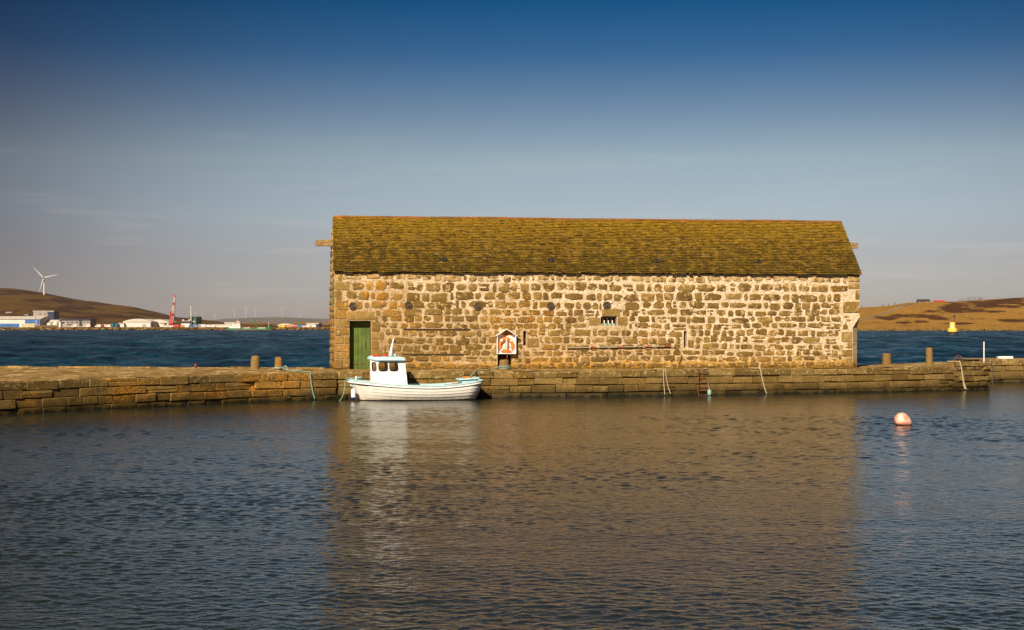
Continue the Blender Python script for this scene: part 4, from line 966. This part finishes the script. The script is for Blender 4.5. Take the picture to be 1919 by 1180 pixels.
# far buildings
far = {'white': paint('far_white', (.66, .62, .55), .6, .1, .2, bump=0), 'grey': paint('far_grey', (.34, .30, .26), .7, .12, .2, bump=0), 'blue': paint('far_blue', (.03, .13, .36), .5, .15, .3, bump=0),
       'dark': paint('far_dark', (.03, .03, .035), .5, .2, .3, bump=0), 'beige': paint('far_beige', (.50, .43, .25), .7, .15, .3, bump=0), 'brown': paint('far_brown', (.19, .11, .05), .8, .3, 1.2, bump=0),
       'roofw': paint('far_roof', (.58, .52, .44), .6, .1, .2, bump=0), 'navy': paint('far_navy', (.018, .03, .075), .5, .2, .3, bump=0), 'teal': paint('far_teal', (.02, .16, .24), .4, .1, .3, bump=0),
       'green': paint('far_green', (.025, .085, .045), .6, .2, .3, bump=0), 'red': paint('far_red', (.55, .04, .025), .5, .15, .3, bump=0), 'yellow': paint('far_yellow', (.75, .48, .03), .5, .1, .5, bump=0),
       'ship': paint('far_ship_green', (.02, .17, .06), .4, .1, .3, bump=0), 'orange': paint('far_orange', (.65, .2, .03), .5, .1, .3, bump=0), 'slate': paint('far_slate', (.045, .03, .022), .8, .1, .3, bump=0)}
def base_z(px, Y, hgt=None): return (hgt or hL_)(px, Y)
def fbuild(name, label, x0, x1, y0, Y, dep, wall, roofm=None, roof_y=None, wins=(), panels=(), side=None, arch=False, cat='building', hgt=None):
    """box building: photo columns x0..x1, eaves row y0, optional roof up to roof_y; windows and panels are (x0,x1,y0,y1) in photo pixels"""
    X0, X1 = (x0 - CX)/F*Y, (x1 - CX)/F*Y; xm = (x0+x1)/2; zb_ = min(base_z(x0, Y, hgt), base_z(x1, Y, hgt)) - .4; ze = CH - (y0 - HZ)/F*Y
    o = empty(name, (X0, Y, zb_)); tag(o, label, cat); w = X1 - X0; h = ze - zb_
    mb = MB(); mb.box(0, w, 0, dep, 0, h); mb.build('wall', far[wall], o)
    if side: mb = MB(); mb.box(w - (x1 - side[0])/F*Y, w + .15, -.15, dep - .2, 0, h + .1); mb.build('shaded_end', far[side[1]], o)  # shade of the right end painted on as a dark box
    if roofm:
        mb = MB(); zr = (y0 - roof_y)/F*Y
        if arch:
            prof = [(w*i/14 - .0, h + zr*math.sin(math.pi*(.06 + .88*i/14))) for i in range(15)]; mb.prism([(-.3, h)] + prof + [(w + .3, h)], -.5, dep + .3, 'y')
        elif arch is None: mb.box(-.4, w + .4, -.5, dep + .4, h, h + max(zr, .3))
        else: mb.prism([(-.6, h), (dep/2, h + zr), (dep + .6, h)], -.4, w + .4, 'x')
        mb.build('roof', far[roofm], o)
    for kind, lst in (('window', wins), ('cladding_panel', panels)):
        for q in lst:
            a, b, c_, d = q[:4]; m_ = q[4] if len(q) > 4 else 'dark'; mb = MB(); e = .12 if kind == 'window' else .25
            mb.box((a - x0)/F*Y, (b - x0)/F*Y, -e, .05, h - (d - y0)/F*Y, h - (c_ - y0)/F*Y); mb.build(kind if m_ != 'grey' else 'door', far[m_], o)
    return o
fbuild('warehouse', 'long low white warehouse with blue wall panels at the left edge', -60, 74.5, 598, 1185, 30, 'white', 'roofw', 592, panels=[(47, 66, 598.6, 605.5, 'blue'), (68, 74, 598.6, 608, 'blue'), (-20, 36, 606, 613, 'blue')], wins=[(66.1, 66.9, 592, 613, 'brown')])
fbuild('office_block', 'grey three-storey block with shaded end painted dark above the white warehouse', 62.5, 100.5, 583.5, 1330, 16, 'grey', 'roofw', 582.2, wins=[(73, 77, 587.5, 589), (82, 86, 587.5, 589), (70, 72.5, 593, 594.5), (74, 76, 593, 594.5), (82.5, 86, 593, 594.5)], side=(89, 'navy'), arch=None)
fbuild('storage_shed', 'pale shed with sloping roof between the warehouse and the blue-roofed offices', 75, 107, 604, 1200, 14, 'white', 'roofw', 599, wins=[(77, 80, 605.5, 608), (83, 86, 605.5, 608)])
fbuild('office_row', 'low stone-coloured office row with a flat blue roof', 103, 169, 600, 1230, 18, 'grey', 'navy', 598.2, wins=[(107, 114, 602, 605), (116, 121, 603, 606), (125, 130, 602.5, 604.5), (132, 139, 602.5, 604.5), (142, 146, 602.5, 605), (148.5, 154, 600.5, 611), (157, 160, 602.5, 604.5), (163, 166, 602.5, 604.5), (125, 139, 607, 609)], arch=None)
fbuild('boundary_wall', 'pale yellow wall in front of the white warehouse', 40, 65, 606.5, 1172, 1.0, 'beige', cat='wall')
fbuild('timber_fence', 'brown timber fence beside the pale yellow wall', 66, 109, 609, 1170, .6, 'brown', wins=[(66 + i*4.2, 67 + i*4.2, 609.2, 615.5, 'slate') for i in range(10)], cat='fence')
fbuild('low_cabin', 'small white cabin at the foot of the moor left of the office block', 44, 53, 588.6, find(48, 590, hL_, 1300, 2300), 8, 'white', 'slate', 587.4)
fbuild('low_cabin', 'long pale farm roof on the moor at the far left', 10, 21, 585.2, find(15, 586.3, hL_, 1300, 2300), 8, 'white', 'roofw', 584)
def tank(x0, x1, y0, Y, mat, label, dome=.12):
    r = (x1 - x0)/2/F*Y; px = (x0+x1)/2; z0 = base_z(px, Y) - .3; h = CH - (y0 - HZ)/F*Y - z0
    o = empty('storage_tank', G(px, Y, z0)); tag(o, label, 'tank'); mb = MB(); mb.lathe([(r, 0), (r, h*.98)], 20); mb.build('shell', far[mat], o, True)
    mb = MB(); mb.lathe([(r*1.03, h*.98), (r*1.03, h), (r*.6, h + r*dome), (.05, h + r*dome*1.3)], 20); mb.build('lid', far[mat], o, True)
tank(88, 98, 605, 1182, 'white', 'wide low white tank left of the slim white silo'); tank(100.5, 109, 604.5, 1184, 'white', 'round white tank just left of the slim white silo', .5); tank(110, 115.5, 602.5, 1183, 'white', 'slim white silo beside the round white tank')
tank(208, 214.8, 605.5, 1190, 'teal', 'left one of two round teal tanks'); tank(215.8, 222, 605.5, 1190, 'teal', 'right one of two round teal tanks')
o = fbuild('curved_shed', 'big cream shed with a broad curved roof left of the red crane', 231, 284, 603, 1195, 40, 'white', 'roofw', 597, wins=[(267, 273.5, 607.5, 613, 'grey'), (282, 284, 604, 612)], arch=True)
fbuild('curved_shed', 'smaller curved-roof cream shed behind and right of the big one', 278, 316, 605, 1215, 30, 'white', 'roofw', 598.3, wins=[(293, 297, 603.5, 606.5), (302, 303.5, 604.5, 608, 'red'), (307, 313, 604.5, 608)], arch=True)
fbuild('annex', 'low cream annex at the left end of the big curved shed', 222, 232, 606, 1192, 10, 'white', 'roofw', 604.8, arch=None)
fbuild('annex', 'low cream lean-to directly left of the red crane foot', 306, 319, 609.5, 1186, 8, 'white', 'roofw', 608.8, arch=None)
fbuild('power_station', 'dark green box building with a tall pale chimney', 354.5, 368, 593.5, 1260, 22, 'green', 'ship', 592.8, wins=[(359.5, 365.5, 601.2, 603, 'white')], arch=None)
Yc = 1258; ch = empty('chimney', G(358, Yc, base_z(358, Yc) - .5)); tag(ch, 'tall pale slender chimney with a wisp of smoke by the green building', 'chimney')
zt_ = CH - (574.5 - HZ)/F*Yc; MB().tube([(0, 0, 0), (0, 0, zt_)], [.55, .40], 12).build('stack', far['roofw'], ch, True); MB().tube([(0, 0, zt_), (0, 0, zt_ + .6)], .46, 12).build('rim', far['dark'], ch)
k = N('smoke'); k.t.nodes.remove(k.b); pv = k.n('ShaderNodeVolumePrincipled'); pv.inputs['Color'].default_value = (.95, .86, .76, 1)
tcs = k.n('ShaderNodeTexCoord'); lv = k.n('ShaderNodeVectorMath', operation='LENGTH'); k.l(tcs.outputs['Object'], lv.inputs[0])
d_ = k.math('MULTIPLY', k.rng(lv.outputs['Value'], 1.0, .2), k.rng(k.noise(.45, 4, .6), .35, .65)); k.l(k.math('MULTIPLY', d_, .5), pv.inputs['Density']); k.l(pv.outputs[0], k.out.inputs['Volume'])
mb = MB(); n = 14; prof = [(math.sin(math.pi*i/10)*1.0 + .001, -math.cos(math.pi*i/10)) for i in range(11)]; mb.lathe(prof, n)
sm_ = mb.build('smoke_plume', k.m); sm_.location = P(353, 571, Yc); sm_.scale = (3.4, 1.3, 1.5); sm_.rotation_euler = (0, R(14), 0); tag(sm_, 'small pale smoke plume drifting left from the chimney top', 'smoke', kind='stuff')
fbuild('quayside_shed', 'long low cream shed left of the green ship', 403, 432, 608.5, 1240, 14, 'white', 'roofw', 607.3, arch=None)
fbuild('quayside_shed', 'taller cream shed behind the white bridge of the green ship', 421, 440, 605, 1290, 14, 'white', 'roofw', 603.6, arch=None)
fbuild('quayside_shed', 'cream arched shed behind the bow of the green ship', 519, 546, 610, 1215, 24, 'white', 'roofw', 606, arch=True)
fbuild('quayside_shed', 'small cream shed just right of the ship bow', 507, 519, 611, 1225, 16, 'white', 'roofw', 608.8, arch=True)
fbuild('quayside_shed', 'long cream flat shed with dark doorway right of the arched shed', 546, 575, 610.5, 1212, 18, 'white', 'roofw', 609.3, wins=[(548, 556, 613, 618, 'blue'), (559.5, 568, 613.5, 617.5, 'blue'), (569.5, 575, 613, 617.5)], arch=None)
fbuild('quayside_shed', 'tall white shed with shaded end painted blue-grey nearest the stone shed', 574.5, 597, 606.5, 1205, 20, 'white', 'roofw', 605, side=(592, 'navy'), wins=[(580, 584, 609, 617, 'grey')], arch=None)
# lattice crane
Yk = 1178; zc = base_z(322, Yk) - .3; cr = empty('harbour_crane', G(322, Yk, zc)); tag(cr, 'tall red and white lattice harbour crane on the far shore', 'crane')
m1 = Yk/F
def ck(px, py): return ((px - 322)*m1, CH - (py - HZ)*m1 - zc)
def lattice(name, p0, p1, w0, w1, nseg, mats, par):
    for i in range(nseg):
        mb = MB(); c0 = Vector((p0[0] + (p1[0]-p0[0])*i/nseg, 0, p0[1] + (p1[1]-p0[1])*i/nseg)); c1 = Vector((p0[0] + (p1[0]-p0[0])*(i+1)/nseg, 0, p0[1] + (p1[1]-p0[1])*(i+1)/nseg))
        wa, wb = w0 + (w1-w0)*i/nseg, w0 + (w1-w0)*(i+1)/nseg
        A_ = [c0 + Vector((a*wa/2, b*wa/2, 0)) for a, b in ((-1,-1),(1,-1),(1,1),(-1,1))]; B_ = [c1 + Vector((a*wb/2, b*wb/2, 0)) for a, b in ((-1,-1),(1,-1),(1,1),(-1,1))]
        for q in range(4):
            mb.tube([A_[q], B_[q]], .16, 5); mb.tube([A_[q], B_[(q+1) % 4]], .11, 4); mb.tube([A_[(q+1) % 4], B_[q]], .11, 4); mb.tube([B_[q], B_[(q+1) % 4]], .11, 4)
        mb.build(name, far[mats[i % len(mats)]], par)
lattice('tower_section', ck(321.5, 612), ck(321.5, 583.5), 3.0, 2.2, 6, ['red'], cr)
lattice('jib_section', ck(322.5, 603), ck(327.3, 556.5), 2.2, 1.0, 9, ['white', 'white', 'red', 'white'], cr)
a, b = ck(327.6, 555); MB().cbox(a - .8, a + .8, -.6, .6, b - 1.0, b + 1.0, .2).build('jib_head', far['red'], cr)
a, b = ck(322.5, 611.5); MB().cbox(a - 2.2, a + 2.0, -1.5, 1.5, -.1, 1.9, .2).build('chassis', far['white'], cr)
a, b = ck(322, 603); MB().cbox(a - 1.4, a + 1.4, -1.7, 1.0, b - 1.6, b + .4, .15).build('cab', far['red'], cr)
a, b = ck(327.3, 556.5); c_, d = ck(325, 598); MB().tube([(a + .5, 0, b), (c_ + 1.0, -.3, d)], .09, 5).build('hoist_rope', far['dark'], cr)
a, b = ck(328.3, 575); MB().cbox(a - .5, a + .5, -.4, .4, b - 1, b + 1, .1).build('hook_block', far['red'], cr)
# coaster with green hull
Ys = 1140; m2 = Ys/F; sh = empty('cargo_ship', G(425, Ys, 0)); tag(sh, 'green-hulled cargo ship with white bridge at the far quay', 'ship')
X_ = lambda px: (px - 425)*m2; Zs = lambda py: CH - (py - HZ)*m2
plan = [(X_(424), 2.5), (X_(424), -2.5), (X_(430), -4), (X_(500), -4), (X_(508), -2.4), (X_(512.5), 0), (X_(508), 2.4), (X_(500), 4), (X_(430), 4)]
mb = MB(); mb.prism(plan[::-1], -.8, .25); mb.build('boot_top', far['red'], sh)
mb = MB(); mb.prism(plan[::-1], .25, Zs(615)); mb.build('hull', far['ship'], sh)
mb = MB(); mb.prism([(X_(497), -3.4), (X_(508), -2.2), (X_(513), 0), (X_(508), 2.2), (X_(497), 3.4)], Zs(615), Zs(612.5)); mb.build('forecastle', far['ship'], sh)
mb = MB(); mb.prism([(X_(504), -3.0), (X_(509), -2.3), (X_(511), -.6), (X_(509), -.4), (X_(504), -.9)], .0, Zs(617)); mb.build('bow_mark', far['red'], sh)
for a, b in ((458, 470), (484, 499)): MB().cbox(X_(a), X_(b), -3.4, 3.4, Zs(615), Zs(613.6), .1).build('hatch_cover', far['white'], sh)
wo_ = [(431, 452, 615, 610), (435, 451, 610, 606.5), (443, 452, 606.5, 603)]
for a, b, c_, d in wo_: MB().cbox(X_(a), X_(b), -3, 3, Zs(c_) + .02, Zs(d), .15).build('deckhouse', far['white'], sh)
MB().box(X_(443.5), X_(452.2), -3.1, 3.1, Zs(605), Zs(604)).build('bridge_window', far['dark'], sh)
MB().box(X_(445), X_(449), -1, 1, Zs(603), Zs(601.3)).build('funnel', far['orange'], sh)
MB().tube([(X_(444), 0, Zs(603.2)), (X_(444), 0, Zs(597.5))], .14, 6).build('mast', far['white'], sh)
MB().tube([(X_(503.5), 0, Zs(613)), (X_(503.5), 0, Zs(602.5))], .16, 6).build('mast', far['white'], sh)
MB().tube([(X_(481), 0, Zs(614)), (X_(481), 0, Zs(611)), (X_(475), 0, Zs(598))], .28, 6).build('derrick', far['ship'], sh)
# second vessel behind the rocks: white bridge with two domes
Yv = 1176; m3 = Yv/F; vz = base_z(349, Yv) - .2; vs_ = empty('survey_vessel', G(349, Yv, vz)); tag(vs_, 'white ship bridge with two round domes left of the green building', 'ship')
vx = lambda px: (px - 349)*m3; vzz = lambda py: CH - (py - HZ)*m3 - vz
MB().cbox(vx(341), vx(358), -3, 3, 0, vzz(606), .2).build('deckhouse', far['white'], vs_); MB().cbox(vx(343), vx(357), -2.6, 2.6, vzz(606), vzz(601.5), .2).build('bridge', far['dark'], vs_); MB().cbox(vx(341.5), vx(358), -2.8, 2.8, vzz(601.5), vzz(600.8), .1).build('bridge_roof', far['white'], vs_)
for p_ in (343.5, 354.5):
    mb = MB(); mb.lathe([(.05, -.0), (.5, .1), (.62, .6), (.45, 1.0), (.05, 1.2)], 12, (vx(p_), 0, vzz(600.8))); mb.build('radar_dome', far['white'], vs_, True)
MB().tube([(vx(349), 0, vzz(600.8)), (vx(349), 0, vzz(595))], .2, 6).build('mast', far['dark'], vs_)
# vehicles, containers and huts on the far bank
def van(px, Y, mat, label, ln=4.8, hgt=2.0):
    z0 = base_z(px, Y); o = empty('parked_van', G(px, Y, z0), 0); tag(o, label, 'van')
    mb = MB(); mb.prism([(-ln/2, .35), (ln/2, .35), (ln/2, hgt*.95), (ln/2 - .1, hgt), (-ln/2 + 1.2, hgt), (-ln/2 + .7, hgt*.58), (-ln/2, hgt*.5)], -.9, .9, 'y'); mb.build('body', far[mat], o)
    mb = MB(); mb.prism([(-ln/2 + .85, hgt*.6), (-ln/2 + 1.9, hgt*.6), (-ln/2 + 1.9, hgt*.92), (-ln/2 + 1.25, hgt*.92)], -.92, .92, 'y'); mb.build('window', far['dark'], o)
    for a in (-ln/2 + .9, ln/2 - .9):
        for b in (-.85, .72): mb = MB(); mb.tube([(a, b, .33), (a, b + .13, .33)], .33, 12); mb.build('wheel', far['dark'], o)
for i, (px, mt, lb_) in enumerate([(184, 'white', 'white van parked left of the red-tailed one by the far shore'), (188.5, 'red', 'small red van parked between two white ones by the far shore'), (193, 'white', 'white van parked right of the small red one by the far shore'), (202, 'white', 'white van parked just left of the teal tanks'), (139, 'white', 'white van parked in front of the office row'), (164, 'white', 'pale van parked at the right end of the office row'), (330, 'red', 'red van parked right of the crane foot'), (337, 'blue', 'blue van parked left of the white ship bridge'), (388, 'white', 'white van parked right of the blue containers'), (397, 'white', 'white van parked left of the long cream shed'), (528, 'yellow', 'yellow van parked in front of the cream arched shed'), (538, 'orange', 'orange van parked in front of the cream arched shed')]):
    van(px, 1171 + (i % 3)*2, mt, lb_, 5.0, 2.3)
def crate(px, Y, mat, w, h, label):
    z0 = base_z(px, Y) - .1; o = empty('shipping_container', G(px, Y, z0)); tag(o, label, 'container'); MB().cbox(-w/2, w/2, -1.2, 1.2, 0, h, .05).build('box', far[mat], o)
    for i in range(int(w/.6)): MB().box(-w/2 + .25 + i*.6, -w/2 + .45 + i*.6, -1.26, -1.2, .1, h - .1).build('rib', far[mat], o)
for px, mt, w, h, lb_ in ((360, 'blue', 5, 2.4, 'blue container right below the green building'), (366.5, 'white', 2.5, 2.4, 'short white container between two blue ones'), (371.5, 'blue', 5, 2.4, 'blue container right of the short white one'), (379, 'white', 6, 2.6, 'long white container right of the blue containers'), (342, 'orange', 3, 1.8, 'orange container in front of the white ship bridge'), (561, 'blue', 3, 2.4, 'blue container before the long flat shed'), (552, 'red', 3.5, 1.6, 'red container before the long flat shed')):
    crate(px, 1168, mt, w, h, lb_)
# navigation marks
def mark(px, py, mat, label, cone):
    Y = CH*F/(py - HZ); o = empty('channel_mark', G(px, Y, -.1)); tag(o, label, 'buoy'); r = .55
    MB().lathe([(r, 0), (r, .5), (r*.5, .6)], 12).build('float_base', far[mat], o); MB().lathe([(r*.5, .6), (r*(.4 if cone else .5), 1.4), (.05 if cone else r*.5, 2.0)], 12).build('topmark', far[mat], o)
mark(191.5, 620.5, 'ship', 'small green channel mark off the far left shore', True); mark(414, 619.6, 'red', 'small red channel mark left of the green ship', False)
# wind turbines
def turbine(px, py_hub, py_base, Y, rot, bl, label, hgt=None, tw=1.4, group=None, yaw=0.0):
    zb_ = CH - (py_base - HZ)/F*Y; zb_ = min(zb_, hgt(px, Y)) if hgt else zb_; zh = CH - (py_hub - HZ)/F*Y - zb_
    o = empty('wind_turbine', G(px, Y, zb_ - 1), yaw); tag(o, label, 'wind turbine', group)
    MB().tube([(0, 0, 0), (0, 0, zh + 1)], [tw, tw*.6], 12).build('tower', far['white'], o, True)
    MB().cbox(-tw*.8, tw*.8, -tw*1.8, tw*2.4, zh + 1 - tw*.7, zh + 1 + tw*.9, tw*.2).build('nacelle', far['grey'], o)
    MB().tube([(0, -tw*1.8, zh + 1), (0, -tw*3.0, zh + 1)], [tw*.9, tw*.3], 10).build('hub', far['grey'], o)
    for i in range(3):
        a = R(rot + 120*i); dv = Vector((math.cos(a), 0, math.sin(a))); pv_ = Vector((-dv.z, 0, dv.x)); c0 = Vector((0, -tw*2.4, zh + 1)); mb = MB(); vs = []
        for f, w_, th in ((.02, .45, .45), (.15, 1.0, .35), (.5, .7, .2), (1.0, .22, .08)):
            c = c0 + dv*bl*f; vs += [c + pv_*w_*tw*.7, c + Vector((0, -th*tw, 0)), c - pv_*w_*tw*.5, c + Vector((0, th*tw, 0))]
        mb.add(vs, [(j*4+q, j*4+(q+1) % 4, (j+1)*4+(q+1) % 4, (j+1)*4+q) for j in range(3) for q in range(4)] + [(0,1,2,3), (12,13,14,15)]); mb.build('blade', far['white'], o)
Yt = find(82.5, 552, hL_, 1300, 2400); Yt = min(Yt, 2390)
turbine(82.5, 520.5, 552.5, Yt, 13, 27*Yt/F, 'large white wind turbine on the heather hill', hL_, 1.2)
for i, (px, yh, yb, lb_) in enumerate(((367, 586, 600, 'first faint distant turbine right of the chimney'), (380, 585.5, 600, 'second faint distant turbine right of the chimney'), (404, 590, 600, 'short faint turbine where the heather hill ends'), (439.5, 579, 597, 'faint turbine above the ship bridge'), (460.5, 577.5, 596, 'brightest faint turbine above the ship hatches'), (478, 580.5, 595.5, 'faint turbine above the ship derrick'), (528.5, 577, 594.5, 'faint tall turbine above the arched shed'), (562, 589.5, 596, 'low faint turbine farthest right'))):
    turbine(px, yh, yb + 2, 8400, 30 + i*37, 7*8400/F, lb_, None, .85, 'distant turbines on the horizon')
# right shore: house, red-roofed house, wall, fence posts, yellow beacon buoy
def onr(px, py): Y = find(px, py, hR_, 960, 1245); return Y
Yh = 1236; fbuild('farm_house', 'dark-roofed house on the skyline of the golden hill', 1721.5, 1743, 565, Yh, 6, 'white', 'slate', 560.2, wins=[(1728, 1730, 565.2, 566.5), (1735, 1737, 565.2, 566.5)], hgt=hR_)
fbuild('farm_house', 'low red-roofed house right of the dark-roofed one on the skyline', 1753, 1771, 565, Yh + 2, 6, 'white', 'red', 562.3, hgt=hR_)
fbuild('garden_wall', 'low pale garden wall in front of the dark-roofed house', 1733, 1753, 565.3, Yh - 8, .6, 'grey', hgt=hR_, cat='wall')
pts = [(1600, 606), (1616, 600), (1640, 593), (1660, 587), (1680, 579.5), (1700, 573), (1712, 569)]; wp = []
for a, b in zip(pts, pts[1:]):
    for i in range(10):
        px, py = a[0] + (b[0]-a[0])*i/10, a[1] + (b[1]-a[1])*i/10; Y = onr(px, py); wp.append(G(px, Y, hR_(px, Y)))
mb = MB(); vs = []
for p in wp:
    h = .75 + .2*random.random(); vs += [p + Vector((-.3, 0, -.5)), p + Vector((.3, 0, -.5)), p + Vector((.2, 0, h)), p + Vector((-.2, 0, h))]
mb.add(vs, [(i*4+j, i*4+(j+1) % 4, (i+1)*4+(j+1) % 4, (i+1)*4+j) for i in range(len(wp)-1) for j in range(4)]); o = mb.build('drystone_wall', far['grey']); tag(o, 'pale drystone wall climbing the golden hill to the house', 'wall')
for i, px in enumerate((1615, 1655, 1665, 1677)):
    Y = 1240; o = MB().cbox(-.25, .25, -.2, .2, -.4, 1.6 + (i % 2)*.5, .04).build('fence_post', far['slate']); o.location = G(px, Y, hR_(px, Y)); tag(o, ['dark fence post on the skyline just right of the shed', 'left one of three dark fence posts on the golden skyline', 'middle one of three dark fence posts on the golden skyline', 'right one of three dark fence posts on the golden skyline'][i], 'post', 'fence posts on the golden hill')
mb = MB()
for px, w_, h in ((1803, 10, 2.2), (1817, 8, 2.8), (1829, 11, 3.0), (1838, 6, 2.2)):
    Y = 1244
    for q in range(140):
        c = G(px + random.gauss(0, w_*.45), Y + random.uniform(-3, 3)); hp_ = hR_(px, Y) + random.random()**1.5*h*1.3; s_ = random.uniform(.15, .4)
        d = Vector((random.uniform(-1,1), random.uniform(-1,1), random.uniform(-1,1)))*s_; e = Vector((random.uniform(-1,1), random.uniform(-1,1), random.uniform(-1,1)))*s_; c.z = hp_
        mb.add([c - d, c + e, c + d], [(0,1,2)])
tag(mb.build('skyline_scrub', paint('scrub', (.09, .05, .02), .9, .3, .5, bump=0)), 'brown wind-bent scrub on the skyline right of the houses', 'scrub', kind='stuff')
Yb_ = CH*F/(628 - HZ); m4 = Yb_/F; bu = empty('beacon_buoy', G(1785, Yb_, -.2)); tag(bu, 'big yellow stepped beacon buoy with black base off the right shore', 'buoy')
lv_ = lambda py: (628 - py)*m4 + .2
k = N('beacon_yellow'); c = k.mix(k.rng(k.noise(.9, 5, .65), .42, .65), (.85, .55, .02), (.80, .66, .30)); M['byellow'] = k.fin(c, .5)
MB().lathe([(10.3*m4, 0), (10.3*m4, lv_(621.2))], 20).build('black_base', far['dark'], bu, True)
MB().lathe([(9*m4, lv_(621.2)), (9*m4, lv_(616)), (6*m4, lv_(614.5))], 20).build('lower_tier', M['byellow'], bu, True)
MB().lathe([(5.4*m4, lv_(614.5)), (5.4*m4, lv_(604)), (4.8*m4, lv_(603.6))], 20).build('upper_tier', M['byellow'], bu, True)
mb = MB(); mb.tube([(.6, 0, lv_(604)), (.6, 0, lv_(592))], .10, 6); mb.cbox(.3, .9, -.3, .3, lv_(594.5), lv_(593), .05); mb.cbox(.35, .85, -.25, .25, lv_(591.8), lv_(590), .05); mb.build('lamp_mast', far['dark'], bu)
# ---------------------------------------------------------------- air
k = N('haze_air'); k.t.nodes.remove(k.b); pv = k.n('ShaderNodeVolumePrincipled'); pv.inputs['Color'].default_value = (.86, .88, .95, 1); pv.inputs['Density'].default_value = 3e-5; pv.inputs['Anisotropy'].default_value = 0.0
k.l(pv.outputs[0], k.out.inputs['Volume'])
mb = MB(); mb.box(-7500, 7500, -300, 13500, -6, 170); tag(mb.build('haze', k.m), kind='stuff')
